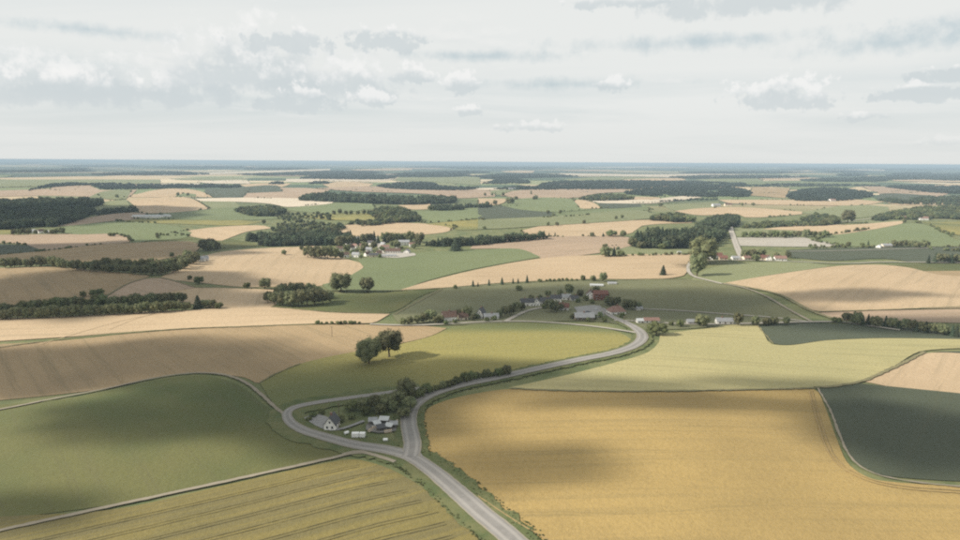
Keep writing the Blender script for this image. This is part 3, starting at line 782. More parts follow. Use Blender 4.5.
def say(label, k, kinds):
    """Where a row mixes kinds, its label names the kind."""
    if len(set(kinds)) < 2: return label
    for w in ('dark ', 'broadleaf ', 'small ', 'rounded ', 'tiny ', 'round ', 'leafy '):
        if label.startswith(w): label = label[len(w):]
    return (LOOK[k] if not (k == 'bush' and 'bush' in label[:14]) else 'low rounded') + ' ' + label
def row(pts, step, h, kinds, label, group, jy=.5, jx=.8, w=None):
    for x, y in line_px(pts, step, jx, jy):
        k = random.choice(kinds); tree(x, y, random.uniform(*h), k, say(label, k, kinds), group, w)
def several(items, label, group):
    for it in items:
        x, y, h = it[:3]; k = it[3] if len(it) > 3 else 'broad'; tree(x, y, h, k, say(label, k, [q[3] if len(q) > 3 else 'broad' for q in items]), group, it[4] if len(it) > 4 else None)

tree(369, 364, 29, 'broad', 'dark round tree with foliage nearly to the ground, one of the pair in the meadow', None, 25, 1)
tree(389.5, 357.5, 30, 'broad', 'round tree on a clear bare trunk, the lighter one of the pair in the meadow', None, 26, 0)
tree(341, 292, 21, 'broad', 'big lone round tree at the tip of the fresh green field beside a pointed tree', None, 20)
tree(367, 292, 16, 'broad', 'narrow dark tree beside the big lone round tree at the green field', None, 13, 1)
tree(456, 251, 13.5, 'conifer', 'single upright dark tree between the village and the fresh green field', None, 10)
tree(663, 275.5, 10.5, 'conifer', 'lone slim conifer standing in the pale wheat field', None, 5.5)
tree(697, 276, 26, 'broad', 'dark tall tree shading the bend of the lane below the red-roofed village', None, 19, 2)
tree(703, 264, 30, 'olive', 'very large olive-green tree beside the red-roofed village', None, 29, 1)
tree(709, 262, 20, 'broad', 'dark green tree between the large olive tree and the red-roofed houses', None, 16, 2)
tree(848, 223, 14.5, 'broad', 'large solitary round tree beside the pale lane above the green hill', None, 14)
tree(208, 250.5, 13, 'broad', 'wide dark tree above the small pale house at the end of the shelterbelt', None, 17)
tree(467, 319, 14, 'broad', 'dark tree between the red-roofed white house and the white gabled house', None, 12)
tree(569, 296, 13, 'broad', 'dark tree rising behind the row of small white houses', None, 9)
tree(603, 282, 11, 'broad', 'dark pointed tree above the low glasshouse at the wheat edge', None, 9)
tree(656, 335, 14, 'bush', 'broad dark thicket beside the road bend below the red-roofed shed', None, 24)
tree(430, 322, 13, 'broad', 'tall dark tree in the garden west of the red-roofed white house', None, 13)
tree(551, 312, 14, 'broad', 'dark tree in front of the red-roofed cottage by the paved yard', None, 13)
tree(265, 289, 12, 'broad', 'bushy tree on the field margin above the copse, next to a small one', None, 13)
tree(247, 288.5, 6.5, 'bush', 'small round bush alone on the field margin above the copse', None, 8)
tree(284, 255, 5.5, 'bush', 'small dark bush standing alone in the tan field below the dark wood', None)
tree(302, 250.5, 5, 'bush', 'small dark bush near the village trees at the tan field edge', None)
tree(519, 291, 6, 'bush', 'lone shrub in the olive field above the white houses', None, 8)
several([(268,303,13),(275,305.5,15),(283,306.5,17),(291,307,18),(299,306.5,19),(307,306,18),(315,305,18),(323,304,16),(329.5,302,13),(280,300,17),(290,298,17),(300,297,16),(311,297,16),(319,299,14),(283,293.5,11)],
        'dark broadleaf tree in the copse below the lone round tree', 'trees of the copse')
row([(4,268),(20,267.5),(40,266.5),(60,267.5),(85,271),(120,273),(160,275),(176,272.5),(190,266),(198,262)], 4.6, (8.6, 12.5), ['broad'], 'broadleaf tree in the shelterbelt between the brown fields', 'shelterbelt between the brown fields')
row([(95,269),(130,270),(165,270),(188,262)], 5, (10, 14), ['broad', 'broad', 'olive'], 'tree in the back row of the shelterbelt between the brown fields', 'shelterbelt between the brown fields')
row([(-4,320),(40,318.5),(80,316.5),(120,314.5),(160,312.5),(190,310)], 4.4, (9, 14), ['broad', 'broad', 'olive'], 'tree in the front row of the thick belt above the sunlit strip', 'belt above the sunlit strip')
row([(2,315),(40,311.5),(80,308.5),(120,306),(160,304),(186,302)], 5, (10, 14), ['broad', 'broad', 'bush', 'olive'], 'tree in the back row of the thick belt, beside the brown field', 'belt above the sunlit strip')
tree(198, 309, 14, 'conifer', 'upright conifer at the end of the thick belt above the sunlit strip', None, 8)
several([(206,308,9,'broad',11),(213,308.5,10,'broad',10),(219,309,7,'bush',9)], 'low round tree at the tapering end of the thick belt', 'end of the thick belt')
several([(83,297.5,7,'bush',8),(94,296,7,'bush',9),(101,295,7,'bush',8),(60,303,6,'bush',8)], 'round bush on the margin between brown field and thick belt', 'bushes above the thick belt')
several([(190,280,5,'bush'),(199,284,8.6,'bush',11)], 'bush on the field margin between the tan fields', 'bushes between the tan fields')
several([(211,251,11),(217,250.5,9),(172,257,5,'bush')], 'small tree by the pale house at the end of the shelterbelt', 'trees by the pale house')
several([(489,286,7,'conifer'),(502,285,8,'conifer'),(513,284,6,'conifer'),(518,284,6,'conifer'),(527,283.3,8.4,'conifer'),(455,289,4.5,'bush'),(473,287,7,'conifer'),(478,287,5,'conifer'),(540,282.5,4,'bush'),(583,281,6.5,'broad'),(593,281.5,6.5,'broad')],
        'small dark tree on the edge of the pale wheat field above the olive field', 'small trees on the wheat edge')
row([(545,282),(560,281.3),(578,281)], 4, (2.5, 4), ['bush'], 'low hedge bush on the edge of the pale wheat field', 'hedge on the wheat edge')
several([(605,257,11.5),(614,256.5,10,'conifer'),(621,256.5,6.5,'bush')], 'tree of the small group at the wheat field beside the orchard meadow', 'group by the orchard meadow')
several([(633,247,10,'broad',11),(641,248.5,7.5,'broad',9),(662,249,6,'bush',12)], 'round bush before the tall wood at the orchard meadow', 'bushes before the tall wood')
row([(846,323),(870,326),(890,328),(910,330.5),(935,334),(962,337.5)], 4.6, (9, 13.5), ['conifer', 'broad', 'broad'], 'dark tree in the close row along the lane under the tan hill', 'tree row under the tan hill')
several([(834,322.5,6,'bush'),(839,323,6,'bush'),(857,323.5,13,'broad',10)], 'tree at the thin start of the row under the tan hill', 'start of the row under the tan hill')
several([(738,326,15.5,'broad',10),(755,326,12,'broad',9),(766,325.5,9.5,'broad'),(774,325.5,10,'broad'),(786,325,9,'broad')], 'dark tree beside the grey lane house at the pale rye field', 'trees at the pale rye field')
several([(702,327,14,'broad',15),(680,327,7.5,'bush',9),(671,326,5,'bush')], 'rounded tree on the lane between thicket and grey house', 'trees between thicket and grey house')
row([(928,263),(942,263),(962,263)], 4.5, (8.6, 11), ['broad', 'conifer'], 'dark tree in the clump at the lane beyond the tan hill', 'clump beyond the tan hill')
row([(893,247.5),(910,247.5),(927,248)], 4.5, (6.5, 8.4), ['broad'], 'dark tree in the clump at the foot of the green hill', 'clump at the foot of the green hill')
several([(848,247,6),(868,247,6.5,'conifer'),(862,247,4.5,'bush')], 'small tree beside the pale farm at the foot of the green hill', 'trees by the pale farm')
several([(744,259,10),(752,259,10.5),(761,258.5,10),(776,258.5,6.5),(788,258.5,8)], 'tree behind the eastern red-roofed houses', 'trees behind the eastern houses')
tree(756, 261, 7.5, 'olive', 'light olive tree in front of the eastern red-roofed houses', None, 9)
row([(744,238),(765,238),(790,237.5),(828,237)], 5.5, (6, 8.3), ['broad', 'bush'], 'tree in the hedge between wheat strip and grey fallow', 'hedge above the grey fallow')
several([(403,325.5,8.5,'olive'),(410,325,9.5,'olive'),(418,324,10,'olive'),(424,323,11.5),(436,324,9,'olive'),(441,323.5,9,'olive')], 'garden tree beside the road into the hamlet', 'garden trees beside the hamlet road')
row([(316,324.5),(340,324.5),(362,325)], 4, (3, 4.6), ['bush'], 'low shrub in the short hedge along the brown field', 'short hedge along the brown field')
several([(499,318,9),(505,316.5,11),(511,315,11.5),(517,312,11),(522,310.5,9)], 'dark tree in the bank where the lane climbs to the white houses', 'trees where the lane climbs')
several([(556,313,10),(545,309,6,'bush'),(561,311,8)], 'dark bush around the red-roofed cottage', 'bushes around the cottage')
several([(548,298,8.6),(560,297,8),(592,304,5,'bush'),(606,299,9),(588,322,5,'bush'),(604,322,5.5,'bush'),(622,318,6,'bush'),(618,304,8),(596,294,8.6),(540,301,7),(531,301.5,7),(578,303,5,'bush')],
        'dark tree packed between the houses of the hamlet on the slope', 'trees packed into the hamlet')
several([(446,325,5,'bush'),(455,324,5,'bush'),(473,321,7),(477,319,6,'bush'),(487,322,5,'bush'),(494,321,6,'bush'),(459,317,8.6)], 'garden bush beside the white hamlet houses on the road', 'garden bushes on the hamlet road')
several([(580,297,8),(574,300,6,'bush'),(586,301,6,'bush')], 'tree between the white houses and the brick barn', 'trees by the brick barn')
several([(608,305.5,10),(613,307,11),(627,309.5,11.5),(632,310,11),(638,310,9)], 'dark tree behind the house with the big hipped roof', 'trees behind the hipped roof')
several([(600,318,6.5,'bush'),(594,320,6,'bush'),(572,319,5.5,'bush')], 'shrub around the long grey-roofed house', 'shrubs around the grey-roofed house')
several([(406,400,23,'broad',19),(398,407,18,'broad',17),(387,409,16,'broad',16),(375,409.5,16,'broad',16),(363,410,14,'broad',16),(351,411,11,'bush',14),(410,412,17,'broad',14),(404,419,13,'broad',13),(380,414,12,'broad',14),(366,415,10,'bush',13)], 'dark tree in the grove behind the white farmhouse', 'grove behind the farmhouse')
tree(394, 412, 13, 'olive', 'yellowish tree in the dark grove behind the white farmhouse', None, 11)
several([(322,414,6,'bush',9),(313,417.5,6,'bush',9),(309,421,4.5,'bush',7),(341,422,7,'bush',9),(352,419,6,'bush',9)], 'dark shrub close to the white farmhouse', 'shrubs at the farmhouse')
row([(414,400),(426,394.5),(445,388.5),(465,382.5),(485,378.5),(510,374.5)], 3.8, (6.5, 11.5), ['bush', 'bush', 'broad'], 'bush in the hedge on the inside of the road curve', 'hedge on the road curve', w=None)
several([(14,235,6.5),(19,235,6.5),(24,234.5,7),(29,234.5,6.5),(36,234.5,5),(46,234.5,5.5),(52,234.5,5.5),(57,234,6.5),(62,234,7)], 'dark tree of the farm below the big left wood', 'trees of the farm below the wood')
several([(308,257.5,13,'olive'),(314,258.5,13.5),(321,259,14,'olive'),(328,259,14.5,'olive'),(335,259,13,'olive'),(341,259,8,'olive'),(347,252,8.6,'olive',9),(356,246,9,'conifer'),(365,250.5,8.6,'olive',9),(374,249,8),(378,244,9,'conifer'),(384,243,9,'conifer'),(361,258.5,4,'bush'),(380,258,4,'bush')], 'garden tree among the white village houses', 'village garden trees')
row([(340,246),(360,244),(375,242.5)], 5, (9, 12), ['conifer', 'broad'], 'dark tree standing behind the village houses', 'trees behind the village')
row([(384,243),(396,242),(410,242),(424,243.5)], 3.6, (8.6, 12), ['conifer', 'broad', 'broad', 'olive'], 'dark tree in the row behind the white hall of the village', 'conifers behind the village hall')
tree(395, 248.5, 8.5, 'broad', 'round dark tree before the white hall of the village', None, 11)
several([(338,246,8.6,'broad'),(351,243,8,'olive'),(357,252.5,4.5,'bush'),(363,252,5,'bush'),(368,243,8,'broad'),(382,251,5,'bush'),(389,243,8,'broad'),(401,250,4,'bush'),(414,249,6,'broad'),(418,246,8,'broad'),(352,254,4.5,'bush')],
        'leafy tree squeezed between the white village houses', 'trees squeezed between village houses')
several([(334,215,5),(340,214,5.5),(346,215,5),(351,214.5,4.5),(358,215,5),(364,214.5,5.5)], 'tiny dark tree in the far row above the yellow strip', 'far row above the yellow strip')
several([(548,214.5,4.5),(560,214,4.5),(548,226,4.5),(557,226,4.5),(584,224,4.5),(616,219.5,4),(622,219,4.5),(534,200,4),(536,199.5,4.5)], 'tiny tree dotted over the far pastures', 'trees dotted over the far pastures')
several([(592,237,5),(603,237,4.5,'conifer'),(612,236.5,7,'bush',13),(623,237,7,'broad'),(544,237,6.5,'conifer'),(549,237,4.5,'conifer'),(555,236.5,4.5,'conifer')], 'small tree between the far wheat field and the brown stubble', 'small trees along the stubble')
several([(857,231.5,4.5),(904,223,5),(742,206,3.5),(753,206,3.5),(727,217,4),(660,207,4)], 'tiny tree standing in the far wheat land', 'tiny trees in the far wheat land')
several([(147,216,3.5),(161,217,5),(178,196,4),(188,196,3.5),(114,236.5,4,'bush'),(110,236.5,4,'bush'),(264,224,5),(132,211.5,7),(136,211,6,'conifer'),(117,198,4)], 'tiny tree standing in the far fields beyond the big wood', 'tiny trees beyond the big wood')
several([(430,210.5,5,'bush'),(487,206,5),(495,205,5),(510,204,6.5,'broad',9),(516,200,4),(503,196,4),(485,196,3.5),(492,196,3.5)], 'tiny tree at the edge of the far pasture', 'tiny trees at the far pasture')

# ------------------------------------------------------------------ woods: masses of trees nobody could count
PROTO = bpy.data.collections.new('wood_trees')          # sources for the woods, not in the scene itself
def proto_set(name, items):
    c = bpy.data.collections.new(name)
    for i, me in enumerate(items):
        o = bpy.data.objects.new('wood_tree', me); c.objects.link(o)
    return c
C_MIX = proto_set('mixed_wood', [WHOLE['wood', 0], WHOLE['wood', 1], WHOLE['wood', 2], WHOLE['conifer', 0], WHOLE['conifer', 1]])
C_FIR = proto_set('fir_wood', [WHOLE['conifer', 0], WHOLE['conifer', 1], WHOLE['conifer', 2], WHOLE['wood', 1], WHOLE['wood', 2]])
C_OLI = proto_set('olive_wood', [WHOLE['olive', 0], WHOLE['wood', 1], WHOLE['wood', 2], WHOLE['bush', 0]])
C_FAR = proto_set('far_wood', [TINY['pine', 0], TINY['pine', 1], TINY['fir', 0], TINY['pine', 2]])
C_HED = proto_set('hedge_trees', [TINY['bush', 0], TINY['bush', 1], TINY['broad', 1], TINY['broad', 2]])
C_SHR = proto_set('shrubs', [WHOLE['bush', 0], WHOLE['bush', 1], WHOLE['bush', 2]])
def scatter_group(coll):
    ng = bpy.data.node_groups.new('wood_' + coll.name, 'GeometryNodeTree')
    ng.interface.new_socket('Geometry', in_out='INPUT', socket_type='NodeSocketGeometry')
    ng.interface.new_socket('Geometry', in_out='OUTPUT', socket_type='NodeSocketGeometry')
    gi = ng.nodes.new('NodeGroupInput'); go = ng.nodes.new('NodeGroupOutput')
    ci = ng.nodes.new('GeometryNodeCollectionInfo'); ci.inputs['Collection'].default_value = coll
    ci.inputs['Separate Children'].default_value = True; ci.inputs['Reset Children'].default_value = True
    ip = ng.nodes.new('GeometryNodeInstanceOnPoints'); ip.inputs['Pick Instance'].default_value = True
    def attr(n, t):
        a = ng.nodes.new('GeometryNodeInputNamedAttribute'); a.data_type = t; a.inputs['Name'].default_value = n; return a.outputs['Attribute']
    ng.links.new(gi.outputs[0], ip.inputs['Points']); ng.links.new(ci.outputs[0], ip.inputs['Instance'])
    ng.links.new(attr('pick', 'INT'), ip.inputs['Instance Index'])
    e2r = ng.nodes.new('FunctionNodeEulerToRotation'); ng.links.new(attr('turn', 'FLOAT_VECTOR'), e2r.inputs[0])
    ng.links.new(e2r.outputs[0], ip.inputs['Rotation']); ng.links.new(attr('size', 'FLOAT_VECTOR'), ip.inputs['Scale'])
    ng.links.new(ip.outputs[0], go.inputs[0])
    return ng
SG = {}
def scatter(name, pts, heights, coll, label, cat, widen=1.0):
    """pts: world x, y."""
    n = len(pts)
    if n == 0: return
    P = np.array(pts); me = bpy.data.meshes.new(name)
    z = terrain(P[:, 0], P[:, 1]); c = P.mean(0)
    me.from_pydata([(x - c[0], y - c[1], zz) for (x, y), zz in zip(pts, z)], [], [])
    a = me.attributes.new('pick', 'INT', 'POINT'); a.data.foreach_set('value', np.random.randint(0, len(coll.objects), n).astype(np.int32))
    a = me.attributes.new('turn', 'FLOAT_VECTOR', 'POINT'); t = np.zeros((n, 3)); t[:, 2] = np.random.rand(n) * 6.28; a.data.foreach_set('vector', t.ravel())
    s = np.random.uniform(heights[0], heights[1], n); sx = s * widen * np.random.uniform(.9, 1.2, n)
    a = me.attributes.new('size', 'FLOAT_VECTOR', 'POINT'); a.data.foreach_set('vector', np.stack([sx, sx, s], 1).ravel())
    o = link(bpy.data.objects.new(name, me)); o.location = (c[0], c[1], 0)
    if coll.name not in SG: SG[coll.name] = scatter_group(coll)
    md = o.modifiers.new('trees', 'NODES'); md.node_group = SG[coll.name]
    tag(o, label, cat, None, 'stuff')
    return o
CLEAR = -.42
def fill(poly_px, spacing, keep=1.0):
    w = [ground(*p) for p in curve_px([stretch(p) for p in poly_px], step=4)]
    A = np.array(w); lo, hi = A.min(0), A.max(0)
    gx, gy = np.meshgrid(np.arange(lo[0], hi[0], spacing), np.arange(lo[1], hi[1], spacing))
    gx = gx + (np.arange(gx.shape[0]) % 2)[:, None] * spacing / 2
    gx = (gx + np.random.uniform(-.4, .4, gx.shape) * spacing).ravel(); gy = (gy + np.random.uniform(-.4, .4, gy.shape) * spacing).ravel()
    ins = point_in(w, gx, gy) & (np.random.rand(gx.size) < keep)
    L0 = max(90.0, spacing * 7)       # ragged edges and clearings
    idx = np.nonzero(ins)[0]
    for i in idx:
        if mnoise.fractal(Vector((gx[i] / L0, gy[i] / L0, 3.7)), 1.0, 2.0, 3) < CLEAR: ins[i] = False
    return list(zip(gx[ins], gy[ins]))
WOODS = [  # outline on the ground, spacing, heights, kind, label
 ([(0,206),(50,202),(95,202),(106,204),(90,209.5),(72,213),(30,214),(0,214)], 9, (13, 19), C_MIX, 'back part of the big dark wood beyond the brown fields'),
 ([(0,217),(40,216),(80,213),(98,213),(72,223),(40,228.5),(0,230)], 8, (13, 19), C_MIX, 'front part of the big dark wood beyond the brown fields'),
 ([(98,214),(110,212),(138,210.5),(138,212),(112,214),(96,216)], 8, (9, 14), C_MIX, 'short wooded spur running out of the big wood'),
 ([(26,192),(50,188),(90,186),(100,189.5),(160,189),(200,188.5),(241,188),(240,186),(160,185.5),(90,184),(55,185)], 16, (16, 24), C_FAR, 'long thin dark wood across the far fields'),
 ([(236,212),(255,210),(278,210),(286,213.5),(270,216.5),(250,216)], 8, (12, 17), C_OLI, 'small rounded wood beside the cream stubble'),
 ([(241,242),(255,239),(300,238.5),(350,239),(352,242),(340,245),(300,246),(255,246)], 6.5, (13, 18), C_MIX, 'dense dark wood behind the village'),
 ([(280,224),(310,222),(338,226),(332,234),(290,235),(270,231)], 9, (6, 10), C_OLI, 'loose olive-green orchard behind the dark wood'),
 ([(275,216.5),(300,213.5),(330,215),(330,221),(285,222)], 12, (6, 10), C_OLI, 'scattered orchard trees on the far slope'),
 ([(330,231),(345,225.5),(375,222),(396,222.5),(390,224.5),(350,228),(336,233)], 8, (8, 12), C_OLI, 'curved strip of scrub above the wheat field'),
 ([(368,215),(385,210.5),(400,211),(415,216),(421,222),(400,223.5),(380,220)], 8, (10, 15), C_OLI, 'rounded hilltop wood above the village'),
 ([(296,200),(320,197),(350,197.5),(400,199.5),(457,200),(455,203),(430,204.5),(400,205),(340,202.5),(300,201)], 10, (15, 22), C_MIX, 'long dark wood below the far stubble'),
 ([(430,209),(450,208),(492,206),(492,207.5),(455,210.5),(432,211)], 9, (10, 15), C_MIX, 'short strip of wood at the far pasture'),
 ([(424,246),(440,245),(480,242.5),(545,238.5),(550,239),(500,243.5),(482,245.5),(440,247)], 6.5, (11, 16), C_MIX, 'straight row of dense wood beyond the green field'),
 ([(376,186.5),(400,183.5),(433,183.5),(440,187),(480,188),(470,190.5),(410,190),(385,188.5)], 16, (15, 22), C_FAR, 'dark far wood above the pink stubble'),
 ([(533,188.5),(550,183),(600,181.5),(680,182),(745,184),(745,187),(640,188),(560,189.5)], 20, (16, 24), C_FAR, 'great far forest beyond the stubble fields'),
 ([(624,193),(650,189),(700,188),(745,190),(752,193.5),(748,197),(700,197.5),(650,196.5),(625,194.5)], 15, (16, 23), C_FAR, 'dark wood before the great far forest'),
 ([(580,200),(600,197),(620,197),(632,200),(610,201),(590,201)], 10, (12, 17), C_OLI, 'low island of wood in the far pastures'),
 ([(786,197.5),(800,191),(835,189),(870,194),(874,197),(850,200.5),(830,201.5),(795,201)], 14, (16, 23), C_FAR, 'compact dark wood above the far wheat strip'),
 ([(884,187.5),(900,186.5),(960,188.5),(960,194.5),(940,193.5),(900,189.5)], 16, (16, 23), C_FAR, 'dark wood at the far right wheat'),
 ([(908,202),(930,199),(960,199.5),(960,202.5),(920,203.5)], 12, (12, 18), C_MIX, 'narrow wood above the brownish hillside wood'),
 ([(882,219),(900,212),(940,209),(960,208),(960,219.5),(920,220),(890,220)], 9, (9, 14), C_OLI, 'brownish hillside wood above the pale farm'),
 ([(634,246),(645,242.5),(690,242),(706,239),(711,244),(692,248.5),(640,248)], 6, (18, 25), C_FIR, 'tall dark wood beside the orchard meadow'),
 ([(650,220.5),(665,218),(687,219),(692,222.5),(660,222.8)], 8, (12, 17), C_OLI, 'round wood above the far wheat field'),
 ([(693,236),(705,226),(725,220),(737,222),(738,227),(726,229),(722,240),(707,246),(697,243)], 7.5, (13, 19), C_MIX, 'wood on both sides where the road disappears'),
 ([(740,228.5),(760,224.5),(800,223.5),(829,224),(829,226),(780,227.5),(745,229)], 8, (7, 10), C_OLI, 'thick scrub hedge beyond the road'),
 ([(800,222),(815,217),(838,221),(835,225),(805,225)], 8, (9, 15), C_OLI, 'loose clump of trees left of the solitary round tree'),
 ([(480,178),(500,174.5),(558,175),(557,177),(490,179)], 24, (18, 26), C_FAR, 'thin far wood near the skyline'),
 ([(482,184),(500,180),(528,181),(530,183.5),(500,184.3)], 20, (16, 24), C_FAR, 'dark far wood with a blunt end'),
 ([(490,189.5),(520,187),(590,187.5),(650,188),(650,189.5),(520,190.3)], 16, (12, 18), C_FAR, 'row of far trees before the great forest'),
 ([(300,179),(320,175.5),(390,175.5),(397,178.3),(380,179.8),(320,179.3)], 24, (17, 25), C_FAR, 'far wood over the cream strip'),
 ([(268,184.5),(275,182.5),(283,183),(283,184.6)], 14, (14, 20), C_FAR, 'tiny far wood standing alone'),
 ([(308,184.5),(315,182.3),(328,182.5),(329,184.3)], 16, (14, 20), C_FAR, 'small far wood beside the wheat'),
 ([(800,180.5),(830,178.8),(880,179.5),(888,181.5),(860,182.3),(805,181.8)], 22, (16, 24), C_FAR, 'far wood above the pale green strip'),
 ([(885,175.5),(960,174),(960,176.5),(890,177.3)], 26, (16, 24), C_FAR, 'far wood over the right wheat'),
 ([(735,185.5),(800,184),(880,185.5),(880,186.5),(740,187)], 24, (10, 16), C_FAR, 'thin far hedge line above the brown field'),
 ([(655,202),(690,199.8),(740,199),(740,200),(690,201),(657,203)], 14, (9, 13), C_FAR, 'far hedge beside the cream strip'),
 ([(878,201),(884,200),(940,204.5),(960,205),(960,206.5),(900,204.5)], 12, (9, 14), C_MIX, 'hedge line under the narrow wood'),
 ([(872,219.5),(880,218),(890,219),(888,221),(874,221.3)], 8, (8, 12), C_MIX, 'trees at the end of the brownish wood'),
]
random.seed(5); np.random.seed(5)
for poly, sp, hs, coll, label in WOODS:
    q_ = .52 if coll is C_FAR else .85 if coll in (C_MIX, C_OLI) else 1.0
    scatter('wood', fill(poly, sp, .62 if 'orchard' in label else 1.0), (hs[0] * q_ * .6, hs[1] * q_ * 1.06), coll, label, 'wood', 1.15 if coll is not C_FAR else sp / 10)
for k in range(46):      # the wooded skyline country
    y = 164.2 + 13 * random.random() ** 1.2; x = random.uniform(-60, 1020); y += (x - 480) * .0057
    w = random.uniform(30, 150); t = (y - 161) * .09 + .25
    x0, x1 = max(-89, x - w / 2), min(1049, x + w / 2)
    poly = [(x0, y), (x0 + w * .3, y - t), (x1 - w * .2, y - t * .9), (x1, y), (x1 - w * .3, y + t * .5), (x0 + w * .2, y + t * .6)]
    d = math.hypot(*ground((x0 + x1) / 2, y)); sp = max(24, d * .0052)
    pts = fill(poly, sp)[:2600]
    scatter('wood', pts, (9, 15), C_FAR, 'hazy dark wood on the far plain near the skyline', 'wood', sp / 11)
random.seed(31); np.random.seed(31)
for kind, pts in FIELDS:
    my = sum(p[1] for p in pts) / len(pts)
    if not 176 < my < 262: continue
    w = np.array([ground(*p) for p in curve_px([stretch(p) for p in pts], step=3)]); out = []
    ph = random.uniform(0, 50); step = 7 + my * 0 + max(0, 215 - my) * .25
    for i in range(len(w)):
        a, b = w[i - 1], w[i]; ln = float(np.hypot(*(b - a)))
        for q in np.arange(0, ln, step):
            p = a + (b - a) * (q / ln); m = mnoise.noise(Vector((p[0] / 150 + ph, p[1] / 150, ph)))
            if m > .24 and random.random() < .7: out.append((p[0] + random.uniform(-2, 2), p[1] + random.uniform(-2, 2)))
    scatter('hedgerow', out[:900], (2, 5.5), C_HED, 'ragged hedgerow of small trees along the edge of a far field', 'hedgerow', 1.0)
# rough growth on the road verges
def verge_points(rp, off, spread, step, keep=.8):
    P, t = rp; T = np.gradient(P, axis=0); T /= np.hypot(T[:, 0], T[:, 1])[:, None]; out = []
    nn = int(t[-1] / step)
    for s in np.linspace(0, t[-1], nn):
        if random.random() > keep: continue
        s += random.uniform(-step, step) * 2; i = max(0, min(len(P) - 2, int(np.searchsorted(t, s)) - 1)); q = P[i] + (P[i + 1] - P[i]) * (s - t[i]) / (t[i + 1] - t[i])
        o = off + random.uniform(-spread, spread) * random.random() ** .3
        out.append((q[0] - T[i][1] * o, q[1] + T[i][0] * o))
    return out
vp1 = [p for p in verge_points(mp_, -7.4, 3.0, .13, .8) if p[1] < ground(400, 452)[1]] + verge_points(bp_, -6.0, 2.0, .22, .7)
scatter('verge_growth', vp1, (.25, .75), C_SHR, 'rough green growth along the outer road verge beside the ripe ochre field', 'undergrowth', 1.1)
vp2 = [p for p in verge_points(mp_, 7.8, 1.2, .25, .7) if p[1] < ground(395, 462)[1]]
scatter('verge_growth', vp2, (.25, .8), C_SHR, 'line of dark weeds in the ditch between the road and the striped field', 'undergrowth', 1.1)
vp3 = verge_points(bp_, 6.0, 1.0, .8, .5)
scatter('verge_growth', vp3, (.3, .9), C_SHR, 'low growth on the inner verge of the curving road', 'undergrowth', 1.1)

# ------------------------------------------------------------------ houses
random.seed(3); np.random.seed(3)
WALLS = {'white': simple_mat('lime_render', (.78, .76, .72), (.68, .66, .61), .6, .9, .2), 'cream': simple_mat('cream_render', (.66, .58, .45), (.58, .50, .38), .6, .9, .2),
         'brick': simple_mat('red_brick', (.20, .095, .072), (.155, .078, .060), 1.5, .9, .2, .3), 'grey': simple_mat('grey_render', (.42, .41, .39), (.36, .35, .33), .6, .9, .2),
         'wood': simple_mat('weathered_boards', (.16, .12, .085), (.11, .085, .06), 2.0, .9, .1, .4), 'tan': simple_mat('tan_render', (.48, .38, .27), (.42, .33, .23), .6, .9, .2)}
ROOFS = {'red': simple_mat('red_tiles', (.165, .078, .060), (.120, .062, .050), 1.2, .85, .2, .4), 'brown': simple_mat('brown_tiles', (.125, .078, .06), (.085, .058, .048), 1.2, .85, .2, .4),
         'dark': simple_mat('slate', (.065, .066, .072), (.05, .05, .054), 1.2, .6, .3, .4), 'grey': simple_mat('weathered_sheet', (.27, .275, .28), (.20, .205, .21), .8, .6, .4, .3),
         'pale': simple_mat('pale_sheet', (.45, .46, .455), (.36, .37, .37), .8, .5, .4, .2), 'rose': simple_mat('faded_tiles', (.235, .145, .118), (.185, .115, .095), 1.2, .85, .2, .4)}
GLASS = simple_mat('dark_glass', (.030, .034, .040), (.022, .025, .030), 2.0, .15, .5)
FRAME = simple_mat('white_frame', (.72, .71, .68), (.64, .63, .60), 2.0, .7, .3)
DOOR = simple_mat('brown_door', (.11, .065, .04), (.08, .05, .03), 3.0, .7, .3)
STONE = simple_mat('chimney_brick', (.25, .13, .10), (.18, .10, .08), 3.0, .9, .2)
def box(x0, x1, y0, y1, z0, z1):
    v = [(x, y, z) for z in (z0, z1) for x, y in ((x0, y0), (x1, y0), (x1, y1), (x0, y1))]
    return v, [(0, 3, 2, 1), (4, 5, 6, 7), (0, 1, 5, 4), (1, 2, 6, 5), (2, 3, 7, 6), (3, 0, 4, 7)]
def merge(*parts):
    vs, fs = [], []
    for v, f in parts:
        k = len(vs); vs += list(v); fs += [tuple(i + k for i in q) for q in f]
    return vs, fs
def part(name, vf, mat, parent): return mesh_obj(name, vf[0], vf[1], mat, parent)
def slab(p, q, r, s, th):
    """Plate with corners p q r s (counter-clockwise seen from outside) and thickness th."""
    p, q, r, s = (Vector(a) for a in (p, q, r, s)); n = (q - p).cross(s - p).normalized() * th
    v = [p, q, r, s, p - n, q - n, r - n, s - n]
    return v, [(0, 1, 2, 3), (7, 6, 5, 4), (0, 4, 5, 1), (1, 5, 6, 2), (2, 6, 7, 3), (3, 7, 4, 0)]
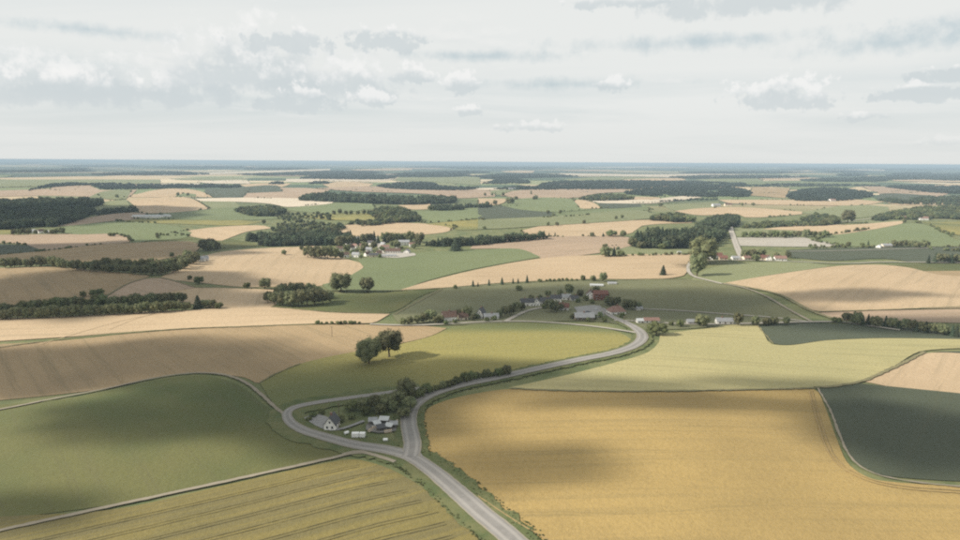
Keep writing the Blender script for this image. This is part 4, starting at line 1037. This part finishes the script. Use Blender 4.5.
def house(px, py, Ln, W, eave, rise, rz, wall, roof, label, name='house', cat='house', group=None, hip=0.0, chimney=True, windows=True, detail=False):
    x, y = ground(px, py)
    o = empty(name, x, y, R(rz), hgt(x, y)); tag(o, label, cat, group)
    a, b = Ln / 2, W / 2; z0 = -1.2; rg = eave + rise
    hp = hip * a
    if hip == 0:
        v = [(-a, -b, z0), (a, -b, z0), (a, b, z0), (-a, b, z0), (-a, -b, eave), (a, -b, eave), (a, b, eave), (-a, b, eave), (-a, 0, rg), (a, 0, rg)]
        f = [(0, 1, 5, 4), (2, 3, 7, 6), (1, 2, 6, 9, 5), (3, 0, 4, 8, 7), (4, 5, 9, 8), (6, 7, 8, 9)]
    else: v, f = box(-a, a, -b, b, z0, eave)
    part('wall', (v, f), WALLS[wall], o)
    ov = .45; k = rise / b; e = .03
    ez = eave - ov * k + e
    if hip == 0:
        s1 = slab((-a - ov, -b - ov, ez + .2), (a + ov, -b - ov, ez + .2), (a + ov, 0, rg + .22), (-a - ov, 0, rg + .22), .18)
        s2 = slab((a + ov, b + ov, ez + .2), (-a - ov, b + ov, ez + .2), (-a - ov, 0, rg + .22), (a + ov, 0, rg + .22), .18)
        rf = part('roof', merge(s1, s2), ROOFS[roof], o)
    else:
        e0 = eave + .04
        v = [(-a - ov, -b - ov, e0), (a + ov, -b - ov, e0), (a + ov, b + ov, e0), (-a - ov, b + ov, e0), (-a + hp, 0, rg), (a - hp, 0, rg),
             (-a - ov, -b - ov, e0 - .15), (a + ov, -b - ov, e0 - .15), (a + ov, b + ov, e0 - .15), (-a - ov, b + ov, e0 - .15)]
        rf = part('roof', (v, [(0, 1, 5, 4), (1, 2, 5), (2, 3, 4, 5), (3, 0, 4), (9, 8, 7, 6), (0, 6, 7, 1), (1, 7, 8, 2), (2, 8, 9, 3), (3, 9, 6, 0)]), ROOFS[roof], o)
    if chimney:
        cx = a * random.uniform(-.4, .4)
        part('chimney', box(cx - .4, cx + .4, -.35, .35, rg - .6, rg + 1.2), STONE, rf)
    if windows:
        def win(cx, cy, cz, ax, w=1.0, h=1.25):
            d = .04
            if ax == 'y': bo = box(cx - w/2, cx + w/2, cy - d, cy + d, cz - h/2, cz + h/2); bi = box(cx - w/2 + .09, cx + w/2 - .09, cy - d - .02, cy + d + .02, cz - h/2 + .09, cz + h/2 - .09)
            else: bo = box(cx - d, cx + d, cy - w/2, cy + w/2, cz - h/2, cz + h/2); bi = box(cx - d - .02, cx + d + .02, cy - w/2 + .09, cy + w/2 - .09, cz - h/2 + .09, cz + h/2 - .09)
            w_ = part('window', bo, FRAME, o); part('pane', bi, GLASS, w_)
        nf = 2 if eave > 4.2 else 1; n = max(2, int(Ln / 3.4))
        for s in (-1, 1):
            for fl in range(nf):
                for i in range(n):
                    if fl == 0 and s == -1 and i == n // 2: continue
                    win(-a + (i + .5) * Ln / n, s * b, 1.6 + fl * 2.6, 'y')
            for fl in range(nf):
                for j in (-1, 1): win(s * a, j * W * .22, 1.6 + fl * 2.6, 'x')
            if hip == 0 and rise > 2.6: win(s * a, 0, eave + rise * .30, 'x', .9, 1.1)
        i = n // 2; cx = -a + (i + .5) * Ln / n
        dr = part('door', box(cx - .55, cx + .55, -b - .05, -b + .05, 0, 2.15), DOOR, o)
    return o
def barn_door(o, Ln, W, h): part('barn_door', box(-1.7, 1.7, -W/2 - .06, -W/2 + .06, -.2, min(3.2, h - .2)), DOOR, o)

HOUSES = [
 # px, py, length, width, eave, rise, turn, wall, roof, label, options
 (332, 428, 8, 6.4, 3.4, 4.2, 86, 'white', 'dark', 'small white farmhouse with steep gable beside the road fork', {}),
 (449, 321, 12, 8, 4.4, 4.2, 14, 'white', 'brown', 'white house with steep reddish-brown roof and bright gable at the hamlet road', {}),
 (463, 320, 8, 6, 3.2, 3.0, 14, 'cream', 'brown', 'low cream outbuilding adjoining the white house with reddish-brown roof', {}),
 (481, 318, 9, 6, 4.6, 4.6, 70, 'white', 'dark', 'narrow white house with tall pointed gable by the climbing lane', {}),
 (491, 319, 13, 6, 2.8, 2.2, 8, 'white', 'grey', 'long low white building with grey roof beside the tall gabled house', {}),
 (527, 306, 13, 7, 4.2, 3.2, 5, 'white', 'dark', 'white house with dark slate roof, first of the row above the climbing lane', {}),
 (536.5, 306, 6, 7, 4.4, 3.6, 85, 'white', 'dark', 'white gable end house standing second in the row above the climbing lane', {}),
 (546, 304, 12, 7, 3.6, 3.0, 0, 'grey', 'dark', 'grey house with dark roof in the middle of the row above the lane', {}),
 (556, 302, 11, 7, 4.2, 3.0, -6, 'white', 'dark', 'white house with dark roof uphill behind the red-roofed cottage', {}),
 (566, 300, 9, 6, 3.4, 2.8, -4, 'white', 'grey', 'small white house with grey roof behind the red-roofed cottage', {}),
 (574, 301, 8, 6, 3.2, 2.6, 10, 'grey', 'dark', 'small grey house with dark roof between the white houses and the brick barn', {}),
 (563, 310, 11, 7, 3.4, 3.4, -12, 'white', 'red', 'white cottage with red tiled roof behind the dark garden tree', {}),
 (600, 300, 15, 10, 6.8, 3.2, 4, 'brick', 'red', 'tall red brick barn with red roof above the paved yard', {'chimney': False}),
 (590, 299, 8, 8, 5.6, 4.0, 78, 'white', 'brown', 'white gabled house touching the tall red brick barn', {}),
 (584, 320, 17, 8, 3.2, 3.4, 3, 'wood', 'grey', 'long wooden building with grey roof below the paved yard', {}),
 (616, 314, 15, 11, 3.2, 4.6, 12, 'white', 'rose', 'white house with large faded hipped roof at the road bend', {'hip': .55}),
 (596.5, 286.5, 15, 6, 1.8, 1.2, -8, 'white', 'pale', 'low pale glasshouse on the olive field above the brick barn', {'chimney': False, 'windows': False}),
 (612, 284.5, 10, 5, 1.8, 1.2, -6, 'white', 'grey', 'small low shed with grey roof beside the pale glasshouse', {'chimney': False, 'windows': False}),
 (639, 310.5, 6, 4, 2.4, 1.6, 20, 'white', 'grey', 'tiny pale hut at the start of the upper lane', {'chimney': False}),
 (651, 323, 13, 6, 2.8, 1.9, 2, 'white', 'rose', 'low white shed with faded red roof above the thicket', {'chimney': False}),
 (640, 323, 6, 5, 2.4, 1.6, 5, 'white', 'pale', 'small white outbuilding beside the shed with faded red roof', {'chimney': False}),
 (692, 324, 9, 5, 2.4, 1.8, 0, 'grey', 'grey', 'small grey shed on the lane beside the rounded tree', {'chimney': False}),
 (724, 324, 14, 7, 3.0, 2.4, -3, 'white', 'grey', 'pale house with grey roof among dark trees at the rye field', {}),
 # village beyond the fresh green field
 (345, 257, 12, 8, 4, 3, 20, 'white', 'brown', 'white house with brown roof at the front of the village, near the olive trees', {}),
 (356, 257, 11, 8, 4, 3, -15, 'white', 'grey', 'white house with grey roof at the front of the village', {}),
 (374, 257, 14, 8, 3.4, 2.6, 4, 'cream', 'dark', 'low cream house at the corner of the fresh green field', {}),
 (351, 250, 12, 8, 4.4, 3.4, 70, 'white', 'brown', 'white gabled house in the middle of the village', {}),
 (363, 248, 11, 8, 4.2, 3.2, 15, 'cream', 'rose', 'cream house with faded roof in the middle of the village', {}),
 (340, 251, 11, 8, 4.2, 3.2, 5, 'white', 'brown', 'white house half hidden by olive trees on the village side near the wheat', {}),
 (371, 245, 12, 8, 4.2, 3.2, -20, 'white', 'dark', 'white house with dark roof at the back of the village', {}),
 (359, 241, 14, 9, 4.6, 3.0, 10, 'white', 'grey', 'white house with pale grey roof behind the village before the wheat', {}),
 (385, 249, 14, 8, 3.6, 3.0, 8, 'white', 'rose', 'white house with faded roof beside the village road', {}),
 (393, 253, 24, 12, 3.6, 3.8, 4, 'white', 'brown', 'large farm building with brown roof at the pale village yard', {}),
 (389, 257, 22, 6, 2.4, 1.4, 5, 'white', 'grey', 'long low white shed at the front of the pale village yard', {'chimney': False}),
 (407, 253.5, 10, 8, 4.0, 2.6, 80, 'white', 'grey', 'white gable building at the end of the pale village yard', {}),
 (404, 245, 19, 11, 5.4, 3.2, 5, 'white', 'grey', 'big white hall with light roof below the row of conifers', {}),
 (386, 242.5, 12, 8, 4, 3, 30, 'cream', 'rose', 'cream house with faded roof at the back of the village road', {}),
 (348, 244.5, 9, 7, 4, 3, 35, 'white', 'brown', 'small white house with brown roof among trees behind the village', {}),
 (355, 248, 8, 6, 3.8, 3, -25, 'white', 'rose', 'small white house with faded roof between two gabled village houses', {}),
 (367, 256, 8, 6, 3.4, 2.6, 50, 'white', 'brown', 'small white cottage at the green field edge of the village', {}),
 (369, 251.5, 9, 7, 3.8, 3, -10, 'white', 'grey', 'white cottage with grey roof behind the low cream house', {}),
 (379, 254.5, 8, 6, 3.2, 2.6, 20, 'cream', 'brown', 'cream cottage beside the village road bend', {}),
 (398, 248, 10, 7, 3.8, 3, -15, 'white', 'brown', 'white cottage with brown roof below the big white hall', {}),
 (412, 246.5, 9, 7, 3.8, 2.8, 15, 'white', 'rose', 'white cottage with faded roof beside the big white hall', {}),
 (383, 246, 8, 6, 3.6, 2.8, -30, 'white', 'grey', 'small white house with grey roof at the upper village road', {}),
 # village on the road
 (710, 259, 13, 9, 4.4, 4.2, 68, 'white', 'red', 'white gabled house with red roof next to the dark green tree', {}),
 (717, 258, 14, 8, 4.0, 3.6, 5, 'white', 'red', 'long house with red roof behind the white gabled house', {}),
 (723, 260, 11, 8, 3.4, 3.2, -10, 'tan', 'red', 'tan house with red roof close to the straight road', {}),
 (703, 259.5, 13, 8, 2.8, 1.8, 10, 'tan', 'grey', 'low tan shed under the large olive tree', {'chimney': False}),
 (735, 260, 10, 7, 3.4, 2.4, 0, 'white', 'grey', 'white house with grey roof at the foot of the straight road', {}),
 (746, 260, 11, 8, 3.4, 2.6, 15, 'cream', 'rose', 'cream house with faded roof across the straight road', {}),
 (762, 260, 14, 8, 3.6, 3.4, -8, 'cream', 'red', 'cream house with red roof beside the light olive tree', {}),
 (768.5, 260.5, 9, 7, 4.2, 3.2, 75, 'white', 'brown', 'white gable house between two red-roofed houses', {}),
 (780, 260.5, 16, 8, 3.4, 3.2, -5, 'white', 'rose', 'long white house with faded red roof, last of the eastern houses', {}),
 # farther farms
 (32, 233, 14, 9, 4.0, 3, 10, 'white', 'grey', 'pale house with grey roof at the farm below the big wood', {}),
 (41, 233, 12, 9, 4.0, 3, 60, 'white', 'brown', 'pale gabled house with brown roof at the farm below the big wood', {}),
 (49, 233.5, 14, 8, 3.4, 2.6, 0, 'grey', 'grey', 'grey barn at the farm below the big wood', {'chimney': False}),
 (204, 261, 11, 8, 3.6, 3.4, 40, 'white', 'grey', 'small pale house at the end of the shelterbelt', {}),
 (148, 217.5, 60, 14, 3.2, 2.0, 3, 'white', 'pale', 'long white greenhouse in the far fields beyond the big wood', {'chimney': False, 'windows': False}),
 (164, 217, 26, 12, 3.2, 2.0, 3, 'white', 'pale', 'short white greenhouse beside the long one in the far fields', {'chimney': False, 'windows': False}),
 (901, 219.5, 18, 10, 4.4, 3.2, 10, 'cream', 'rose', 'pale house below the brownish hillside wood', {}),
 (923, 220, 17, 10, 4.0, 3.0, -10, 'white', 'rose', 'white house with faded roof on the lane by the brownish wood', {}),
 (832, 201.5, 20, 12, 5.0, 3.2, 10, 'white', 'rose', 'white far house at the foot of the compact dark wood', {}),
 (716, 206.5, 22, 12, 4.6, 3.0, 5, 'white', 'grey', 'far white farmhouse in the wheat above the road wood', {}),
 (728, 206, 20, 12, 4.6, 3.6, -5, 'cream', 'brown', 'far cream barn with brown roof next to the white farmhouse', {'chimney': False}),
 (886, 247.5, 16, 9, 3.6, 2.6, 6, 'cream', 'grey', 'pale farmhouse at the foot of the green hill', {}),
 (879, 248, 10, 7, 3.0, 2.2, 40, 'white', 'pale', 'small white barn beside the pale farmhouse under the green hill', {'chimney': False}),
 (679, 253.5, 5, 4, 2.0, 1.4, 20, 'white', 'pale', 'tiny white hut in the orchard meadow', {'chimney': False, 'windows': False}),
 (512, 190, 30, 14, 5, 4, 5, 'white', 'grey', 'far pale farm at the end of the tree row', {'chimney': False}),
]
for h in HOUSES:
    k = 1.0 if h[1] < 225 else .80 if h[1] > 400 else .84 if h[1] > 280 else .85        # plain cottages
    house(h[0], h[1], h[2] * k, h[3] * k, h[4] * (k + .06), h[5] * k, *h[6:10], **h[10])

# ------------------------------------------------------------------ yards
YARD = simple_mat('pale_gravel_yard', (.34, .32, .285), (.28, .26, .23), .3, .95, .1)
YARDG = simple_mat('grey_paving', (.25, .245, .235), (.21, .205, .20), .3, .95, .1)
sheet('yard', None, [(574,308),(586,306.5),(600,306.5),(604,311),(604,317),(592,318.5),(578,314.5)], layer=5.5, mat=YARDG)
sheet('yard', None, [(304,419),(312,415.5),(326,417.5),(336,424),(340,431),(330,432),(316,427)], layer=5.5, mat=YARDG)
sheet('yard', None, [(380,257.5),(384,254),(400,252.5),(415,254),(416,256),(398,258.5)], layer=5.5, mat=YARD)
ribbon('lane', [(376,238),(377,243),(380,250),(384,256)], 6, LANE, 6, .2, cols=5)
ribbon('path', [(336,431),(346,429),(356,425),(364,422)], 1.8, YARDG, 6, .1)
sheet('yard', None, [(366,426),(372,421.5),(390,420.5),(398,424),(396,432),(378,434),(366,431)], layer=5.5, mat=simple_mat('cindery_yard', (.14, .135, .125), (.20, .19, .175), .5, .95, .1))

# ------------------------------------------------------------------ the farm's small things
def shed(px, py, Ln, W, h, rz, roof, label):
    x, y = ground(px, py); o = empty('open_shed', x, y, R(rz), hgt(x, y) + .2); tag(o, label, 'shed', 'open sheds in the farm yard')
    a, b = Ln / 2, W / 2
    for sx in (-1, 1):
        for sy in (-1, 1):
            cx, cy = sx * (a - .15), sy * (b - .15); part('post', box(cx - .09, cx + .09, cy - .09, cy + .09, -.8, h if sy < 0 else h + .7), WALLS['wood'], o)
    part('back_wall', box(-a + .3, a - .3, b - .14, b - .06, -.6, h + .5), WALLS['wood'], o)
    part('roof', slab((-a - .3, -b - .3, h + .06), (a + .3, -b - .3, h + .06), (a + .3, b + .3, h + .95), (-a - .3, b + .3, h + .95), .1), ROOFS[roof], o)
shed(373, 424.5, 3.6, 2.4, 1.8, 8, 'grey', 'open shed with grey sheet roof behind the white trailers')
shed(384, 423.5, 4.0, 2.4, 1.8, -6, 'pale', 'open shed with pale sheet roof at the back of the farm yard')
shed(394, 428, 3.0, 2.2, 1.7, 12, 'grey', 'small open shed with grey roof on the yard side near the road')
shed(381, 431, 3.4, 2.2, 1.6, 20, 'dark', 'low open shed with dark roof in the middle of the farm yard')
def timber(px, py, rz, label, n=4):
    x, y = ground(px, py); o = empty('timber_stack', x, y, R(rz), hgt(x, y) + .3); tag(o, label, 'timber', None)
    for i in range(n):
        for j in range(n - i):
            q = random.uniform(-.15, .15); cy = (j - (n - i) / 2) * .42
            part('beam', box(-1.7 + q, 1.7 + q, cy - .18, cy + .18, i * .36, i * .36 + .34), WALLS['grey' if (i + j) % 2 else 'tan'], o)
timber(376, 429, 10, 'stack of pale beams between the grey and the dark open sheds')
timber(389, 427.5, -12, 'stack of pale beams in front of the pale-roofed open shed')
timber(371, 431, 60, 'stack of pale beams at the end of the shorter trailer', 3)
timber(388, 432.5, 25, 'stack of pale beams beside the dark-roofed open shed', 3)
shed(389, 429.5, 3.0, 2.0, 1.6, -20, 'pale', 'tiny open shed with pale roof between two beam stacks')
shed(377, 427, 2.8, 2.0, 1.6, 30, 'pale', 'tiny open shed with pale roof behind the dark-roofed shed')
timber(396, 423.5, 80, 'stack of pale beams at the corner of the yard under the grove', 3)
TYRE = simple_mat('tyre_rubber', (.02, .02, .02), (.03, .03, .03), 4, .8, .2)
PAINT = simple_mat('white_paint', (.74, .74, .72), (.68, .68, .66), 1.0, .4, .4)
def wheel(parent, cx, cy, r=.33, w=.2):
    vs, fs = [], []
    n = 14
    for s in (-1, 1):
        for j in range(n): a = j / n * 6.283; vs.append((cx + math.cos(a) * r, cy + s * w / 2, r + math.sin(a) * r))
    for j in range(n): k = (j + 1) % n; fs.append((j, k, n + k, n + j))
    fs.append(tuple(range(n))[::-1]); fs.append(tuple(range(n, 2 * n)))
    wo_ = part('wheel', (vs, fs), TYRE, parent)
    m = [(cx + math.cos(j) * r * .55, cy + s * (w / 2 + .01), r + math.sin(j) * r * .55) for s in (-1, 1) for j in np.arange(8) / 8 * 6.283]
    part('rim', (m, [tuple(range(8))[::-1], tuple(range(8, 16))]), FRAME, wo_)
def trailer(px, py, Ln, rz, label):
    x, y = ground(px, py); o = empty('trailer', x, y, R(rz), hgt(x, y) + .25); tag(o, label, 'trailer', 'white trailers in the farm yard')
    a = Ln / 2
    part('body', merge(box(-a, a, -.9, .9, .45, 2.1), box(-a - .03, a + .03, -.93, .93, 2.1, 2.18)), PAINT, o)
    for cx in (-.5, .5): 
        for cy in (-.82, .82): wheel(o, cx, cy, .28, .18)
    part('drawbar', box(a, a + 1.2, -.06, .06, .45, .57), TYRE, o)
    part('door', box(-.5, .2, -.94, -.88, .55, 1.9), FRAME, o)
trailer(355.5, 438, 3.0, 3, 'long white box trailer beside the road at the farm')
trailer(362.5, 438, 2.3, -4, 'shorter white box trailer next to the long one')
def car(px, py, rz, label, mat):
    x, y = ground(px, py); o = empty('parked_car', x, y, R(rz), hgt(x, y) + .3); tag(o, label, 'car', None)
    prof = [(-2.1, .35), (-2.1, .85), (-1.9, .95), (-.95, 1.0), (1.0, 1.0), (2.0, .85), (2.1, .6), (2.1, .35)]
    n = len(prof); v = [(p[0], s * .84, p[1]) for s in (-1, 1) for p in prof]
    f = [tuple(range(n)), tuple(range(2 * n - 1, n - 1, -1))] + [(i, n + i, n + (i + 1) % n, (i + 1) % n) for i in range(n)]
    part('body', (v, f), mat, o)
    cab = [(-1.75, 1.0), (-1.3, 1.45), (.2, 1.47), (.95, 1.0)]
    v = [(p[0], s * (.80 if p[1] < 1.2 else .64), p[1]) for s in (-1, 1) for p in cab]
    part('windows', (v, [(0, 1, 2, 3), (7, 6, 5, 4), (0, 4, 5, 1), (1, 5, 6, 2), (2, 6, 7, 3)]), GLASS, o)
    part('roof', box(-1.3, .2, -.64, .64, 1.48, 1.53), mat, o)
    for cx in (-1.3, 1.35):
        for cy in (-.78, .78): wheel(o, cx, cy, .32, .2)
def tank(px, py, rz, label):
    x, y = ground(px, py); o = empty('water_tank', x, y, R(rz), hgt(x, y) + .3); tag(o, label, 'tank', None)
    vs, fs = [], []; tube([(-1.0, 0, .8), (-.9, 0, .8), (.9, 0, .8), (1.0, 0, .8)], [.3, .62, .62, .3], vs, fs, 12); part('barrel', (vs, fs), PAINT, o)
    for cx in (-.6, .6): part('cradle', box(cx - .08, cx + .08, -.5, .5, -.4, .3), WALLS['wood'], o)
tank(385.5, 442, 6, 'white water tank on the grass by the farm yard')
tank(346.5, 435, 40, 'white water tank between the farmhouse and the trailers')
car(588, 313, 15, 'dark parked car on the paved yard below the brick barn', simple_mat('dark_paint', (.03, .035, .05), (.03, .03, .04), 1, .3, .5))
car(596, 311, 80, 'silver parked car on the paved yard near the bend', simple_mat('silver_paint', (.45, .46, .47), (.40, .41, .42), 1, .3, .5))
def pole(px, py, h, label):
    x, y = ground(px, py); o = empty('utility_pole', x, y, R(35), hgt(x, y)); tag(o, label, 'pole', None)
    vs, fs = [], []; tube([(0, 0, -.5), (0, 0, h / 2), (0, 0, h)], [.17, .14, .11], vs, fs, 8); part('post', (vs, fs), WALLS['wood'], o)
    part('crossarm', box(-.9, .9, -.06, .06, h - .9, h - .75), WALLS['wood'], o)
    for cx in (-.75, 0, .75):
        vs, fs = [], []; tube([(cx, 0, h - .75), (cx, 0, h - .6), (cx, 0, h - .5)], [.03, .07, .03], vs, fs, 6); part('insulator', (vs, fs), FRAME, o)
pole(332, 337, 7.5, 'thin wooden utility pole standing in the brown field')
pole(339, 417, 7, 'thin wooden utility pole behind the white farmhouse')
pole(624, 325, 7, 'thin wooden utility pole beside the lane at the road bend')

# ------------------------------------------------------------------ passing clouds whose shadows lie on the land
def cloud_mat():
    m = bpy.data.materials.new('cloud_vapour'); m.use_nodes = True; t = m.node_tree; t.nodes.clear()
    v = N(t, 'ShaderNodeVolumePrincipled'); v.inputs['Density'].default_value = CLOUD_D
    v.inputs['Color'].default_value = (1, 1, 1, 1); v.inputs['Anisotropy'].default_value = .3
    o = N(t, 'ShaderNodeOutputMaterial'); L(t, v.outputs[0], o.inputs['Volume']); return m
CLOUD_D = .07
CLOUDM = cloud_mat()
from mathutils import noise as mnoise
SHADES = [  # centre, half width, half height of the shade on the ground (photo px), cloud height
 (195,412,160,29,620,.95), (350,430,120,28,640,1.6), (325,392,140,30,660,2.2), (430,375,125,18,655,1.8), (110,364,215,27,700), (10,512,95,24,600),
 (510,466,120,25,610,.8), (690,402,230,9,640), (590,386,120,7,650), (570,304,190,19,720,.38), (710,309,110,14,735,.38), (835,296,100,7,720),
 (900,325,120,9,700), (70,288,170,22,760), (80,252,170,10,780), (780,385,100,5,680), (910,436,110,36,640), (60,215,120,10,900), (240,299,80,9,740)]
def cloud(px, py, rx, ry, h, *more, k=0):
    x, y = ground(px, py); d = depth_at(x, y)
    a = rx * d / F; b = max(12, abs(ground(px, py - ry)[1] - ground(px, py + ry)[1]) / 2); c = (.30 * min(a, b) + 8) * (more[0] if more else 1.0)
    a = max(b * .6, math.sqrt(max(100, a * a - (c / math.tan(SUN_EL)) ** 2 * .5)))
    bm = bmesh.new(); bmesh.ops.create_icosphere(bm, subdivisions=5, radius=1)
    off = Vector((k * 7.3, k * 3.1, k * 1.7))
    for v in bm.verts:
        n = v.co.normalized()
        s = 1 + .42 * mnoise.fractal(n * 1.7 + off, .9, 2.1, 5) + .10 * mnoise.noise(n * 7 + off)
        v.co = n * s
        v.co.x *= a; v.co.y *= b; v.co.z *= c * (1.0 if v.co.z > 0 else .45)
    me = bpy.data.meshes.new('cloud'); bm.to_mesh(me); bm.free(); me.materials.append(CLOUDM)
    o = link(bpy.data.objects.new('cloud', me))
    t = h / TO_SUN.z
    o.location = (x + TO_SUN.x * t, y + TO_SUN.y * t, hgt(x, y) + h)
    tag(o, 'low white cumulus drifting over the land, its shade on the fields', 'cloud', 'low clouds over the land')
for k, s in enumerate(SHADES): cloud(*s, k=k)

# ------------------------------------------------------------------ hazy air
hm = bpy.data.materials.new('haze_air'); hm.use_nodes = True; t = hm.node_tree; t.nodes.clear()
v = N(t, 'ShaderNodeVolumePrincipled'); v.inputs['Density'].default_value = 9.5e-5; v.inputs['Color'].default_value = (.42, .545, .655, 1); v.inputs['Anisotropy'].default_value = 0.0
o = N(t, 'ShaderNodeOutputMaterial'); L(t, v.outputs[0], o.inputs['Volume'])
HB = 95000; zb, zt = -14, 120.9
hv = [(sx * HB, sy * HB, z) for z in (zb, zt) for sx, sy in ((-1, -1), (1, -1), (1, 1), (-1, 1))]
hf = [(0, 3, 2, 1), (4, 5, 6, 7), (0, 1, 5, 4), (1, 2, 6, 5), (2, 3, 7, 6), (3, 0, 4, 7)]
hz_ = mesh_obj('haze', hv, hf, hm); tag(hz_, 'pale summer haze lying over the whole countryside', 'haze', None, 'stuff')
